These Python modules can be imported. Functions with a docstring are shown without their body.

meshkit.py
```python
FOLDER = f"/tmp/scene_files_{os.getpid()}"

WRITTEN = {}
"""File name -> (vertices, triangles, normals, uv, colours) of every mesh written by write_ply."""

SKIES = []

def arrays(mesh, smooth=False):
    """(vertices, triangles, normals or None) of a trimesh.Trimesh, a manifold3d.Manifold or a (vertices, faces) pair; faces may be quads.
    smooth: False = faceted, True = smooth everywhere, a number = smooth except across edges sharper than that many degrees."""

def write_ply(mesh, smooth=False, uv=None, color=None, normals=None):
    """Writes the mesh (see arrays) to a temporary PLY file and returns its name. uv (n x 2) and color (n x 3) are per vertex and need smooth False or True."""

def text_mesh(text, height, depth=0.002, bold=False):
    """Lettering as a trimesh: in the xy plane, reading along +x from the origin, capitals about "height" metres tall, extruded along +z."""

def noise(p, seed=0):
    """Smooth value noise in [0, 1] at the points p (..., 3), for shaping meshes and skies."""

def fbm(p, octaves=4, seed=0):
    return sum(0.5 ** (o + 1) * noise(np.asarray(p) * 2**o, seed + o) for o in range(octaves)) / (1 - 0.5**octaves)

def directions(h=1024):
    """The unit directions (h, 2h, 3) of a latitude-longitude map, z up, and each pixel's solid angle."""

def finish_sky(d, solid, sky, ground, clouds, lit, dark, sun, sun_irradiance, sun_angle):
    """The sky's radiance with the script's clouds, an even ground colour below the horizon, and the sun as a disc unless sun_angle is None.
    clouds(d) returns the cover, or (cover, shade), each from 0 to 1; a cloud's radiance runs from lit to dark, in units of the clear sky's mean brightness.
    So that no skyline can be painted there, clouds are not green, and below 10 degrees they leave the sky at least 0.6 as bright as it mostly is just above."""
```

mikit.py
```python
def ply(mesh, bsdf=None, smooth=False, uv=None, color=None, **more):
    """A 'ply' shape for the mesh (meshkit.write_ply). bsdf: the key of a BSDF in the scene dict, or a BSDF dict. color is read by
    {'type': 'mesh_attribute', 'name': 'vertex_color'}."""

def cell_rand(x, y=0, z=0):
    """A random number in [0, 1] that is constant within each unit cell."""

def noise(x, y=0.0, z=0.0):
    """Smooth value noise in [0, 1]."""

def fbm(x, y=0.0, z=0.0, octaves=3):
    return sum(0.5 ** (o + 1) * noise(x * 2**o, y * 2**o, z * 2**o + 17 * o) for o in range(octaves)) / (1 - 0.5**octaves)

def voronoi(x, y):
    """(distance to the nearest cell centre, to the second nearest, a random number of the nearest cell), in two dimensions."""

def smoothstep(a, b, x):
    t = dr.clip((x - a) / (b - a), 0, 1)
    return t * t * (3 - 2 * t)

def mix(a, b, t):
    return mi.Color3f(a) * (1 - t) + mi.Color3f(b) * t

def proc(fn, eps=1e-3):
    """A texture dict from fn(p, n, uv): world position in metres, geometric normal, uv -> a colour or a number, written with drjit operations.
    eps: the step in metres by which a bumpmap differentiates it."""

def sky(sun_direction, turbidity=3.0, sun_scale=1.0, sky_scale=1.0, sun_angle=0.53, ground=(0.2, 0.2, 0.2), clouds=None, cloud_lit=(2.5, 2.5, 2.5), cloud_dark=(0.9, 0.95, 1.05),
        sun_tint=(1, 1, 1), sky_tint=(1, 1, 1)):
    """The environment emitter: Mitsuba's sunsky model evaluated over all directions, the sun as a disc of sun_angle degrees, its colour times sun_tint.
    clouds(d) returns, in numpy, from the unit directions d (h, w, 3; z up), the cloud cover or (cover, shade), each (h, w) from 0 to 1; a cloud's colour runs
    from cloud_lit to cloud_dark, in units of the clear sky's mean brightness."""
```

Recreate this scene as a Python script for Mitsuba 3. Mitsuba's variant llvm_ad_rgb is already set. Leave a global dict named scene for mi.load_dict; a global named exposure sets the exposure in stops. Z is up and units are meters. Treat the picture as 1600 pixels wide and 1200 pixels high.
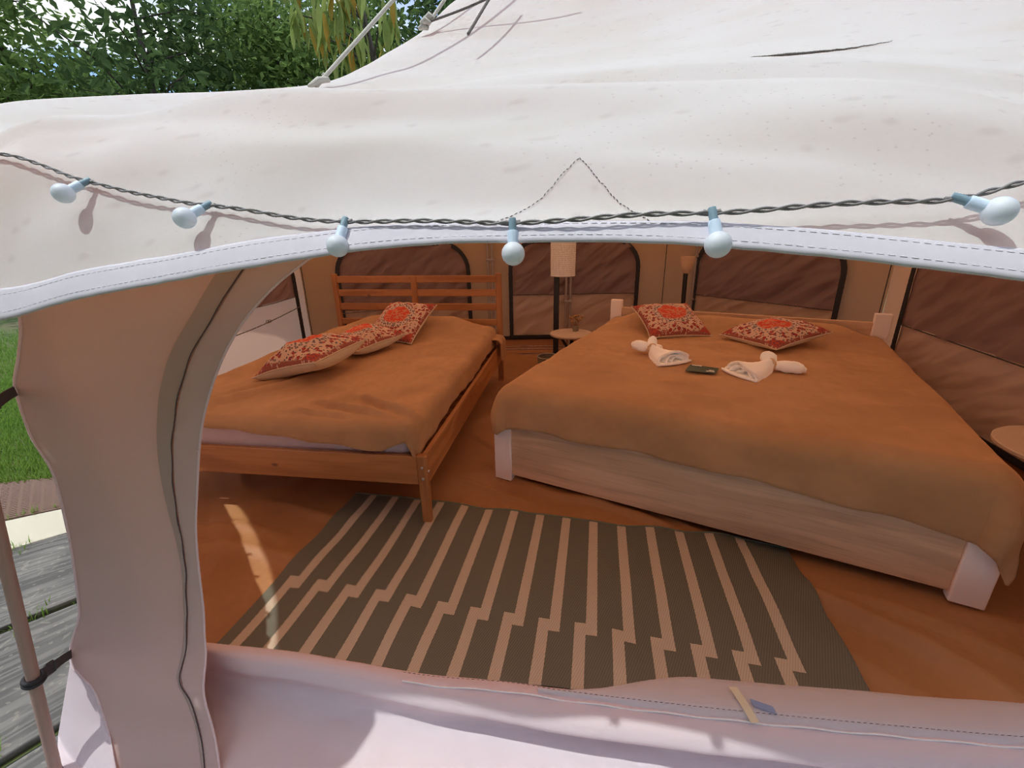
import math
import numpy as np, trimesh, shapely
import drjit as dr
import mitsuba as mi
import mikit, meshkit
from mikit import proc, noise, fbm, voronoi, smoothstep, mix, cell_rand
from scipy.interpolate import RBFInterpolator, Akima1DInterpolator, PchipInterpolator
from scipy.spatial import ConvexHull

T = mi.ScalarTransform4f
scene, labels = {}, {}
rng = np.random.default_rng(7)

# ------------------------------------------------------------------ camera, sun, sky, exposure
CAM_H, PITCH, ROLL = 1.2526, 0.3335, 0.0198
fwd = np.array([0, math.cos(PITCH), -math.sin(PITCH)])
up0 = np.array([0, math.sin(PITCH), math.cos(PITCH)])
upv = up0 * math.cos(ROLL) + np.array([1.0, 0, 0]) * math.sin(ROLL)
eye = np.array([0, 0, CAM_H])
scene['camera'] = {'type': 'perspective', 'fov': 98.46, 'fov_axis': 'x', 'near_clip': 0.05, 'far_clip': 300.0,
                   'to_world': T().look_at(origin=eye.tolist(), target=(eye + fwd).tolist(), up=upv.tolist())}
SUN = np.array([-0.380, -0.114, 0.918])


def clouds(d):
    q = d / np.maximum(d[..., 2:3] + 0.25, 0.1)
    n = meshkit.fbm(q * [1.6, 1.6, 0.5] + 3.1, 5, 3)
    cover = np.clip((n - 0.43) / 0.14, 0, 1)
    return cover, np.clip((n - 0.62) / 0.3, 0, 1) * 0.5


scene['sky'] = mikit.sky(SUN, turbidity=3.5, sun_scale=0.56, sky_scale=1.45, sun_angle=0.7, sun_tint=(0.80, 1.0, 1.20), sky_tint=(0.90, 0.99, 1.14), ground=(0.24, 0.23, 0.20), clouds=clouds,
                         cloud_lit=(2.3, 2.3, 2.4), cloud_dark=(1.2, 1.25, 1.35))
exposure = 1.82

# ------------------------------------------------------------------ helpers
def unit(v):
    v = np.asarray(v, float)
    return v / np.linalg.norm(v)


def free(key):
    if key not in scene and key not in labels:
        return key
    k = 1
    while f'{key}_{k:03d}' in scene or f'{key}_{k:03d}' in labels:
        k += 1
    return f'{key}_{k:03d}'


def thing(name, label, category, group=None):
    key = free(name)
    labels[key] = {'label': label, 'category': category}
    if group:
        labels[key]['group'] = group
    return key


def add(name, mesh, mat, parent=None, smooth=35, uv=None, label=None, category=None, group=None, kind=None):
    key = free(f'{parent}__{name}' if parent else name)
    if uv is not None and smooth not in (False, True):
        smooth = True
    scene[key] = mikit.ply(mesh, mat, smooth=smooth, uv=uv)
    info = {k: v for k, v in (('label', label), ('category', category), ('group', group), ('kind', kind)) if v}
    if info:
        labels[key] = info
    return key


def gfaces(n, m, wrap=False):
    i, j = np.meshgrid(np.arange(n - 1), np.arange(m if wrap else m - 1), indexing='ij')
    a, b = i * m + j, i * m + (j + 1) % m
    return np.stack([a, b, b + m, a + m], -1).reshape(-1, 4)


def tri(q):
    return np.vstack([q[:, [0, 1, 2]], q[:, [0, 2, 3]]])


def sheet(P, flip=False):
    n, m = P.shape[:2]
    f = tri(gfaces(n, m))
    return trimesh.Trimesh(P.reshape(-1, 3), f[:, ::-1] if flip else f, process=False)


def normals_of(P):
    du, dv = np.gradient(P, axis=0), np.gradient(P, axis=1)
    n = np.cross(du, dv)
    return n / (np.linalg.norm(n, axis=-1, keepdims=True) + 1e-12)


def slab(P, th):
    """A cloth of real thickness: the grid P and a copy moved by th against its normals, closed along the edges."""
    n, m = P.shape[:2]
    Q = P - normals_of(P) * th
    f = gfaces(n, m)
    k = n * m
    idx = np.arange(k).reshape(n, m)
    ring = np.r_[idx[0, :], idx[1:, -1], idx[-1, -2::-1], idx[-2:0:-1, 0]]
    nx = np.roll(ring, -1)
    side = np.stack([nx, ring, ring + k, nx + k], -1)
    allf = np.vstack([tri(f[:, ::-1]), tri(f + k), tri(side[:, ::-1])])
    me = trimesh.Trimesh(np.vstack([P.reshape(-1, 3), Q.reshape(-1, 3)]), allf, process=False)
    return me


def tube(path, r, sides=8, closed=False):
    p = np.asarray(path, float)
    n = len(p)
    r = np.broadcast_to(np.asarray(r, float), (n,))
    t = (np.roll(p, -1, 0) - np.roll(p, 1, 0)) if closed else np.gradient(p, axis=0)
    t /= np.linalg.norm(t, axis=1, keepdims=True) + 1e-12
    a = np.cross(t[0], [0, 0, 1.0] if abs(t[0][2]) < 0.9 else [1.0, 0, 0])
    A = []
    for k in range(n):
        a = a - t[k] * (a @ t[k])
        a /= np.linalg.norm(a) + 1e-12
        A.append(a)
    A = np.array(A)
    Bn = np.cross(t, A)
    ang = np.arange(sides) * 2 * np.pi / sides
    v = p[:, None] + r[:, None, None] * (np.cos(ang)[None, :, None] * A[:, None] + np.sin(ang)[None, :, None] * Bn[:, None])
    f = tri(gfaces(n, sides, True))
    v = v.reshape(-1, 3)
    if closed:
        j = np.arange(sides)
        a0 = (n - 1) * sides
        f = np.vstack([f, tri(np.stack([a0 + j, a0 + (j + 1) % sides, (j + 1) % sides, j], -1))])
    else:
        v = np.vstack([v, p[:1], p[-1:]])
        j = np.arange(sides)
        f = np.vstack([f, np.stack([(j + 1) % sides, j, np.full(sides, n * sides)], -1),
                       np.stack([(n - 1) * sides + j, (n - 1) * sides + (j + 1) % sides, np.full(sides, n * sides + 1)], -1)])
    return trimesh.Trimesh(v, f[:, ::-1], process=False)


def lathe(profile, seg=32, axis=None, loc=(0, 0, 0)):
    pr = np.asarray(profile, float)
    ang = np.arange(seg) * 2 * np.pi / seg
    v = np.stack([pr[:, None, 0] * np.cos(ang), pr[:, None, 0] * np.sin(ang), np.broadcast_to(pr[:, None, 1], (len(pr), seg))], -1)
    me = trimesh.Trimesh(v.reshape(-1, 3), tri(gfaces(len(pr), seg, True)), process=False)
    if axis is not None:
        me.apply_transform(trimesh.geometry.align_vectors([0, 0, 1], unit(axis)))
    me.apply_translation(loc)
    return me


def cbox(lo, hi, b=0.003):
    """A chamfered box from corner lo to corner hi."""
    lo, hi = np.asarray(lo, float), np.asarray(hi, float)
    b = min(b, 0.45 * (hi - lo).min())
    pts = []
    for s in np.ndindex(2, 2, 2):
        c = np.where(s, hi, lo)
        sg = np.where(s, -1.0, 1.0)
        for k in range(3):
            q = c + sg * b
            q[k] = c[k]
            pts.append(q)
    return trimesh.Trimesh(np.array(pts), process=False).convex_hull


def xf(mesh, M):
    m = mesh.copy()
    m.apply_transform(M)
    return m


def frame(origin, u, v, w=(0, 0, 1)):
    M = np.eye(4)
    M[:3, 0], M[:3, 1], M[:3, 2], M[:3, 3] = u, v, w, origin
    return M


def flat(mesh):
    """Every triangle with its own corners, for faceted uv."""
    v = mesh.triangles.reshape(-1, 3)
    return trimesh.Trimesh(v, np.arange(len(v)).reshape(-1, 3), process=False)


def wood(mesh, M, grain, seed, mat, name, parent, **kw):
    """A board: grain = local axis along which the fibres run."""
    f = flat(mesh)
    v = np.array(f.vertices)
    o = [k for k in range(3) if k != grain]
    uv = np.stack([v[:, grain] + 3.7 * seed, v[:, o[0]] + 0.8 * v[:, o[1]] + 1.3 * seed], -1)
    return add(name, xf(f, M), mat, parent, smooth=False, uv=uv, **kw)


def smooth01(a, b, x):
    t = np.clip((np.asarray(x, float) - a) / (b - a), 0, 1)  # b < a gives the falling step
    return t * t * (3 - 2 * t)


# ------------------------------------------------------------------ materials
def diffuse(name, rgb):
    scene[name] = {'type': 'twosided', 'bsdf': {'type': 'diffuse', 'reflectance': {'type': 'rgb', 'value': list(rgb)}}}
    return name


def pr(name, rgb, rough=0.6, **kw):
    col = rgb if isinstance(rgb, dict) else {'type': 'rgb', 'value': list(rgb)}
    scene[name] = {'type': 'twosided', 'bsdf': {'type': 'principled', 'base_color': col, 'roughness': rough, **kw}}
    return name


def cloth(name, refl, trans, weight):
    """Woven cloth that scatters light back with one colour and lets light through with another."""
    r = refl if isinstance(refl, dict) else {'type': 'rgb', 'value': list(refl)}
    scene[name] = {'type': 'blendbsdf', 'weight': weight,
                   'a': {'type': 'twosided', 'bsdf': {'type': 'diffuse', 'reflectance': r}},
                   'b': {'type': 'principledthin', 'base_color': {'type': 'rgb', 'value': list(trans)}, 'roughness': 1.0, 'diff_trans': 2.0, 'spec_trans': 0.0, 'eta': 1.01}}
    return name


def spots(p, n, uv):
    """Cream canvas with grey mildew flecks and a faint weave."""
    a, b, r = voronoi(p.x * 16 + 0.6 * noise(p.x * 30, p.y * 30), (p.y + 0.7 * p.z) * 22)
    s = (1 - smoothstep(0.03, 0.24, a)) * smoothstep(0.70, 0.78, r) * 0.22
    a2, b2, r2 = voronoi(p.x * 90, (p.y + 0.7 * p.z) * 90)
    s2 = (1 - smoothstep(0.05, 0.22, a2)) * smoothstep(0.80, 0.86, r2) * smoothstep(0.48, 0.66, noise(p.x * 5, p.y * 5, p.z * 5)) * 0.4
    st = fbm(p.x * 3, p.y * 9, p.z * 9)
    c = mix((0.90, 0.94, 0.935), (0.85, 0.88, 0.845), smoothstep(0.35, 0.75, st))
    weave = 0.985 + 0.03 * noise(p.x * 260, (p.y + p.z) * 260)
    return mix(c * weave, (0.42, 0.42, 0.42), dr.maximum(s, s2))


WT = 0.42
WARM = (0.99, 0.47, 0.25)
cloth('canvas_roof', proc(spots), WARM, WT)
cloth('canvas_wall', (0.44, 0.31, 0.20), WARM, 0.12)  # shade put into the colour: cream canvas darkened for the dim walls
cloth('canvas_wall_sunlit', (0.66, 0.50, 0.42), (0.96, 0.60, 0.48), 0.55)  # same canvas as the other walls, sunlight put into a lighter colour
cloth('canvas_door', (0.80, 0.69, 0.74), (0.95, 0.5, 0.3), 0.18)
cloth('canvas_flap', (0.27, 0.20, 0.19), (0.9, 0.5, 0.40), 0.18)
cloth('canvas_lower', (0.58, 0.47, 0.38), (0.95, 0.55, 0.42), 0.22)
cloth('canvas_panel', (0.62, 0.46, 0.43), (0.95, 0.5, 0.3), 0.12)  # door cloth again, with the shade under the awning put into its colour
cloth('mesh_gauze', (0.80, 0.79, 0.84), (0.9, 0.9, 0.95), 0.45)
diffuse('hem_webbing', (0.64, 0.60, 0.65))  # lilac lens haze put into the band colour
diffuse('thread_light', (0.85, 0.83, 0.86))
diffuse('thread_dark', (0.09, 0.08, 0.09))
pr('black_webbing', (0.022, 0.022, 0.026), 0.7)
pr('dark_webbing', (0.06, 0.05, 0.05), 0.75)
pr('black_plastic', (0.025, 0.025, 0.03), 0.4)
pr('steel_pole', (0.36, 0.31, 0.29), 0.5, metallic=0.2)
pr('painted_pole', (0.36, 0.235, 0.20), 0.55)
pr('rope_cotton', (0.55, 0.52, 0.46), 0.9)
pr('rope_dark', (0.16, 0.14, 0.13), 0.9)
scene['bulb_globe'] = {'type': 'blendbsdf', 'weight': 0.25, 'a': {'type': 'twosided', 'bsdf': {'type': 'roughplastic', 'diffuse_reflectance': {'type': 'rgb', 'value': [0.92, 0.95, 0.99]}, 'alpha': 0.25}},
                       'b': {'type': 'principledthin', 'base_color': {'type': 'rgb', 'value': [0.92, 0.96, 1.0]}, 'roughness': 1.0, 'diff_trans': 2.0, 'spec_trans': 0.0, 'eta': 1.01}}
pr('bulb_neck', (0.62, 0.74, 0.88), 0.5)
pr('socket_plastic', (0.20, 0.30, 0.36), 0.5)
pr('cable_grey', (0.21, 0.19, 0.185), 0.4)
pr('white_paint', (0.95, 0.84, 0.78), 0.5)
pr('towel_cotton', (0.95, 0.95, 0.93), 0.95, sheen=0.3)
pr('tie_band', (0.62, 0.42, 0.25), 0.8)
pr('sheet_lilac', (0.66, 0.52, 0.55), 0.9)
pr('cushion_back', (0.62, 0.52, 0.38), 0.9)
pr('lamp_black', (0.02, 0.018, 0.018), 0.45)
pr('bolt_steel', (0.6, 0.6, 0.6), 0.35, metallic=0.9)
pr('bin_weave', (0.22, 0.18, 0.13), 0.8)
pr('bark', (0.10, 0.085, 0.07), 0.95)
pr('paper_card', (0.03, 0.06, 0.035), 0.4)
pr('paper_white', (0.75, 0.74, 0.70), 0.6)
pr('tape_cream', (0.66, 0.60, 0.44), 0.5)
pr('label_blue', (0.22, 0.30, 0.50), 0.5)
pr('dried_flower', (0.32, 0.17, 0.07), 0.9)
pr('slab_stone', (0.60, 0.58, 0.48), 0.9)
pr('grid_rubber', (0.20, 0.125, 0.10), 0.8)


def pine(p, n, uv):
    g = fbm(uv.x * 2.2, uv.y * 26 + 1.5 * noise(uv.x * 3, uv.y * 8))
    line = smoothstep(0.55, 0.9, noise(uv.x * 1.5, uv.y * 150))
    a, b, r = voronoi(uv.x * 3.3, uv.y * 9)
    knot = (1 - smoothstep(0.03, 0.075, a)) * smoothstep(0.75, 0.8, r)
    c = mix((0.44, 0.19, 0.066), (0.31, 0.12, 0.036), smoothstep(0.3, 0.7, g) * 0.8 + 0.25 * line)
    return mix(c, (0.17, 0.07, 0.03), knot)


pr('pine_wood', proc(pine), 0.42)


def oak(p, n, uv):
    g = fbm(uv.x * 1.6, uv.y * 34 + 2 * noise(uv.x * 2, uv.y * 6))
    f = noise(uv.x * 9, uv.y * 260)
    return mix((0.74, 0.50, 0.32), (0.53, 0.34, 0.21), smoothstep(0.3, 0.72, g) * 0.75 + 0.3 * smoothstep(0.5, 0.95, f))


pr('oak_laminate', proc(oak), 0.5)


def fleece(p, n, uv):
    a = fbm(p.x * 6, p.y * 6, p.z * 6)
    b = noise(p.x * 45, p.y * 30, p.z * 45)
    return mix((0.48, 0.278, 0.142), (0.385, 0.213, 0.104), smoothstep(0.3, 0.7, a) * 0.55 + 0.4 * b)


pr('blanket_fleece', proc(fleece), 0.95, sheen=0.25)


def medallion(seed, dark):
    def fn(p, n, uv):
        x, y = uv.x, uv.y
        r = dr.sqrt(x * x + 1.1 * y * y) * 0.86 + 0.05 * (noise(x * 6 + seed, y * 6) - 0.5)
        a, b, q = voronoi(x * 6.2 + seed, y * 6.2)
        a2, b2, q2 = voronoi(x * 12 + seed, y * 12 + 5)
        fl = (1 - smoothstep(0.26, 0.38, a + 0.12 * (noise(x * 30, y * 30) - 0.5))) * smoothstep(0.2, 0.25, q)
        fl2 = (1 - smoothstep(0.20, 0.34, a2)) * smoothstep(0.36, 0.4, q2)
        field = mix((0.62, 0.41, 0.30), (0.33, 0.045, 0.03), fl)
        field = mix(field, dark, fl2 * 0.9)
        core = mix((0.58, 0.065, 0.028), (0.60, 0.26, 0.15), smoothstep(0.45, 0.62, noise(x * 22 + seed, y * 22)) * 0.75)
        ring = mix((0.60, 0.42, 0.33), (0.13, 0.10, 0.11), (1 - smoothstep(0.25, 0.42, a2)))
        c = mix(core, ring, smoothstep(0.36, 0.42, r))
        c = mix(c, field, smoothstep(0.52, 0.60, r))
        e = dr.maximum(dr.abs(x), dr.abs(y))
        corner = mix((0.42, 0.06, 0.035), dark, (1 - smoothstep(0.2, 0.4, a2)) * 0.7)
        c = mix(c, corner, smoothstep(1.52, 1.58, dr.abs(x) + dr.abs(y)))
        return mix(c, mix((0.33, 0.10, 0.07), (0.62, 0.42, 0.32), fl2), smoothstep(0.95, 0.97, e))
    return fn


pr('cushion_print', proc(medallion(0.0, (0.16, 0.06, 0.06))), 0.9)
pr('cushion_print_dark', proc(medallion(4.3, (0.06, 0.05, 0.08))), 0.9)


def groundsheet(p, n, uv):
    a = fbm(p.x * 2.2, p.y * 2.2)
    b = noise(p.x * 60, p.y * 60)
    return mix((0.42, 0.20, 0.082), (0.32, 0.145, 0.056), smoothstep(0.3, 0.7, a) * 0.7 + 0.2 * b)


pr('floor_sheet', proc(groundsheet), 0.55)


def rug_fn(p, n, uv):
    u, v = uv.x, uv.y
    k = dr.floor((u - 0.1015 + 0.0608) / 0.1216)
    c = u - (0.1015 + k * 0.1216)
    far = (dr.abs(c) < 0.0185) & (v < 0.615 + 0.05 * u * 0.5)
    near = (dr.abs(c + 0.037) < 0.0185) & (v > 0.56 + 0.035 * u)
    ins = (k > -0.5) & (k < 14.5)
    s = dr.select((far | near) & ins, 1.0, 0.0)
    w = 0.5 + 0.5 * dr.sin((u * 0.9 + v * 0.35) * 900)
    d = mix((0.112, 0.106, 0.080), (0.150, 0.146, 0.112), w)
    l = mix((0.56, 0.46, 0.36), (0.46, 0.38, 0.29), w)
    return mix(d, l, s)


pr('rug_weave', proc(rug_fn), 0.6)


def soil(p, n, uv):
    a = fbm(p.x * 1.5, p.y * 1.5)
    b = noise(p.x * 30, p.y * 30)
    return mix((0.07, 0.11, 0.03), (0.15, 0.12, 0.07), smoothstep(0.45, 0.75, a) * 0.6 + 0.25 * b)


pr('lawn_soil', proc(soil), 0.95)


def mat_fn(p, n, uv):
    g = smoothstep(0.3, 0.7, noise(uv.x * 130, uv.y * 10))
    d = fbm(p.x * 6, p.y * 6)
    fl = smoothstep(0.80, 0.88, noise(p.x * 70, p.y * 70))
    c = mix((0.10, 0.10, 0.10), (0.21, 0.207, 0.20), g * 0.6 + 0.5 * smoothstep(0.4, 0.7, d))
    return mix(c, (0.42, 0.40, 0.33), fl * 0.25)


pr('rubber_mat', proc(mat_fn), 0.85)


def leafmat(name, c1, c2, tr=0.7):
    def fn(p, n, uv):
        return mix(c1, c2, noise(p.x * 3, p.y * 3, p.z * 3) * 0.6 + 0.4 * cell_rand(p.x * 9, p.y * 9, p.z * 9))
    scene[name] = {'type': 'principledthin', 'base_color': proc(fn), 'roughness': 0.45, 'diff_trans': tr, 'spec_trans': 0.0}
    return name


leafmat('leaf_green', (0.13, 0.21, 0.06), (0.23, 0.33, 0.10))
leafmat('leaf_dark', (0.07, 0.12, 0.05), (0.13, 0.20, 0.07))
leafmat('leaf_lime', (0.26, 0.35, 0.10), (0.42, 0.48, 0.16), 1.0)
leafmat('leaf_yellow', (0.40, 0.33, 0.07), (0.55, 0.30, 0.06), 0.9)
leafmat('grass_blade', (0.16, 0.32, 0.05), (0.28, 0.42, 0.10), 0.8)


def shade_weave(p, n, uv):
    gx, gy = uv.x * 26 - dr.floor(uv.x * 26), uv.y * 13 - dr.floor(uv.y * 13)
    l = dr.maximum(1 - smoothstep(0.10, 0.24, gx), 1 - smoothstep(0.10, 0.24, gy))
    return mix((0.92, 0.90, 0.86), (0.52, 0.47, 0.42), l)


pr('shade_fabric', proc(shade_weave), 0.8)
cloth('shade_cream', (0.80, 0.62, 0.46), (0.9, 0.7, 0.5), 0.3)

# ------------------------------------------------------------------ the tent's roof as a height field over its footprint
HEM = np.array([[-.81,.7,1.135],[-.638,.67,1.171],[-.416,.618,1.204],[-.213,.601,1.231],[.01,.557,1.241],[.224,.501,1.233],[.457,.454,1.205],[.75,.41,1.16],[1.2,.42,1.1],[1.75,.62,1.08],[2.35,1.15,1.12],[2.82,2.0,1.15],[3.0,3.2,1.15],[2.75,4.1,1.15],[2.05,4.95,1.15],[.9,5.1,1.15],[-.2,5.0,1.15],[-1.3,4.9,1.15],[-2.48,4.78,1.17],[-2.52,3.95,1.19],[-2.70,3.0,1.22],[-2.62,2.5,1.3],[-2.142,1.782,1.5],[-2.062,1.736,1.52],[-1.857,1.549,1.51],[-1.73,1.414,1.49],[-1.641,1.314,1.47],[-1.481,1.112,1.43],[-1.306,.886,1.33],[-1.12,.73,1.2]])
RISE = [[-1.236,1.25,1.57],[-1.038,1.05,1.469],[-1.73,1.75,1.576],[-1.162,1.35,1.605],[-.904,1.05,1.467],[-1.679,1.95,1.622],[-.942,1.4,1.623],[-.707,1.05,1.46],[-1.481,2.2,1.634],[-.729,1.5,1.654],[-.559,1.15,1.495],[-1.166,2.4,1.695],[-.579,1.55,1.669],[-.448,1.2,1.525],[-.766,2.05,1.704],[-.537,1.9,1.821],[-.438,1.55,1.656],[-.678,2.4,1.89],[-.473,2.05,1.912],[-.393,1.7,1.74],[-.589,2.55,1.973],[-.396,2.2,2.01],[-.324,1.8,1.792],[-.486,2.7,2.082],[-.313,2.3,2.098],[-.259,1.9,1.861],[-.367,2.7,2.145],[-.241,2.45,2.23],[-.201,2.05,1.971],[-.28,2.85,2.29],[.015,1.259,1.607],[.295,1.144,1.588],[.498,1.083,1.581],[.913,1.241,1.657],[-.845,.827,1.393],[-.646,.759,1.337],[-.42,.681,1.294],[-.214,.628,1.264],[.008,.573,1.251],[.224,.525,1.255],[.35,.512,1.27],[.466,.506,1.277],[.555,.516,1.292],[.312,2.4,2.392],[.757,2.1,2.27],[1.343,1.9,2.19],[1.751,1.75,2.027],[0.85,2.68,3.4],[1.252,2.68,2.85],[1.176,2.865,2.85],[0.974,2.98,2.85],[0.726,2.98,2.85],[0.974,2.38,2.85],[1.176,2.495,2.85],[1.77,2.68,2.3],[1.594,3.103,2.3],[1.134,3.365,2.3],[0.566,3.365,2.3],[1.134,1.995,2.3],[1.594,2.257,2.3],[2.345,2.68,1.85],[2.059,3.368,1.85],[1.312,3.793,1.85],[0.388,3.793,1.85],[2.059,1.992,1.85],[0.0,3.9,2.0],[-0.9,3.6,1.75],[-1.4,3.3,1.68]]


def dense(h, n=900):
    q = np.vstack([h[-4:], h, h[:5]])
    t = np.r_[0, np.cumsum(np.linalg.norm(np.diff(q, axis=0), axis=1))]
    return Akima1DInterpolator(t, q)(np.linspace(t[4], t[4 + len(h)], n, endpoint=False))


EDGE = dense(HEM)
CTL = np.vstack([EDGE[::15], RISE])
FIELD = RBFInterpolator(CTL[:, :2], CTL[:, 2], kernel='thin_plate_spline', smoothing=3e-4)


def roof(x, y):
    x, y = np.broadcast_arrays(np.asarray(x, float), np.asarray(y, float))
    return FIELD(np.stack([x.ravel(), y.ravel()], -1)).reshape(x.shape)


def roof_normal(x, y, e=0.01):
    n = np.stack([-(roof(x + e, y) - roof(x - e, y)) / (2 * e), -(roof(x, y + e) - roof(x, y - e)) / (2 * e), np.ones(np.shape(x))], -1)
    return n / np.linalg.norm(n, axis=-1, keepdims=True)


# boundary samples, closer together along the front
w = np.where((EDGE[:, 1] < 1.3), 3.2, 1.0)
cum = np.r_[0, np.cumsum(w)]
EB = EDGE[np.searchsorted(cum, np.linspace(0, cum[-1], 700, endpoint=False), side='right') - 1]
EB = EB[np.r_[True, np.linalg.norm(np.diff(EB, axis=0), axis=1) > 1e-6]]
tt = np.linspace(0, 1, 150) ** 1.7
APEX = np.array([0.85, 2.68])
XY = EB[None, :, :2] + (APEX - EB[:, :2])[None] * tt[:, None, None]
Z = roof(XY[..., 0], XY[..., 1])
dist = np.linalg.norm(APEX - EB[:, :2], axis=1)[None] * tt[:, None]
blendin = smooth01(0, 0.06, dist)
Z = Z + (EB[:, 2] - roof(EB[:, 0], EB[:, 1]))[None] * (1 - smooth01(0, .14, dist))
wr = meshkit.fbm(np.stack([XY[..., 0] * 1.1, dist * 8 + XY[..., 0] * 0.7, np.zeros_like(dist)], -1), 2, 4) - 0.5
wr2 = meshkit.fbm(np.stack([XY[..., 0] * 3, dist * 17, np.ones_like(dist)], -1), 2, 9) - 0.5
fade = blendin * (1 - smooth01(0.35, 0.80, dist) * 0.97) * (1 - smooth01(.85, 1.1, XY[..., 1]))
Z = Z + (wr * 0.105 + wr2 * 0.014) * fade * smooth01(-.03, .12, dist)
Z[-1] = Z[-1].mean()
ROOF = np.concatenate([XY, Z[..., None]], -1)
rv, nb = ROOF.reshape(-1, 3), len(EB)
add('ceiling', trimesh.Trimesh(rv, tri(gfaces(len(tt), nb, True)), process=False), 'canvas_roof', smooth=True, kind='structure',
    label='cream canvas tent roof with grey mildew flecks, sweeping down to a curved front edge')

# hem band along the front edge: follows the canvas a few millimetres outside it
front = np.where((EB[:, 1] < 0.80) & (EB[:, 0] > -1.2) & (EB[:, 0] < 1.6))[0]
front = front[np.argsort(EB[front, 0])]


def on_roof(k, d, off):
    """Points at distance d up the canvas from hem samples k, lifted by off along the normal."""
    a = EB[k, :2]
    dirs = (APEX - a) / np.linalg.norm(APEX - a, axis=1, keepdims=True)
    dirs = 0.25 * dirs + 0.75 * np.array([0, 1.0])
    xy = a + dirs * np.asarray(d)[..., None] if np.ndim(d) else a + dirs * d
    z = roof(xy[:, 0], xy[:, 1]) - roof(a[:, 0], a[:, 1]) + EB[k, 2]
    return np.concatenate([xy, z[:, None]], 1) + roof_normal(xy[:, 0], xy[:, 1]) * off


bandw = 0.024 + 0.004 * (meshkit.noise(np.stack([EB[front, 0] * 9, EB[front, 0] * 0, EB[front, 0] * 0], -1)) - 0.5)
rows = []
for f_, off, dz in ((0.03, -0.002, 0), (0.0, 0.0, -0.0015), (0.02, 0.0022, -0.001), (0.10, 0.0036, 0), (0.5, 0.004, 0), (0.90, 0.0036, 0), (1.0, 0.002, 0), (1.02, -0.001, 0)):
    r_ = on_roof(front, bandw * f_, off)
    r_[:, 2] += dz + 0.0012 * (meshkit.noise(np.stack([EB[front, 0] * 40, EB[front, 0] * 0 + f_ * 3, EB[front, 0] * 0], -1)) - 0.5)
    rows.append(r_)
add('hem_band', sheet(np.array(rows)), 'hem_webbing', 'ceiling', smooth=True, label='hem band sewn along the front edge, lilac haze put into its colour')


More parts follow.
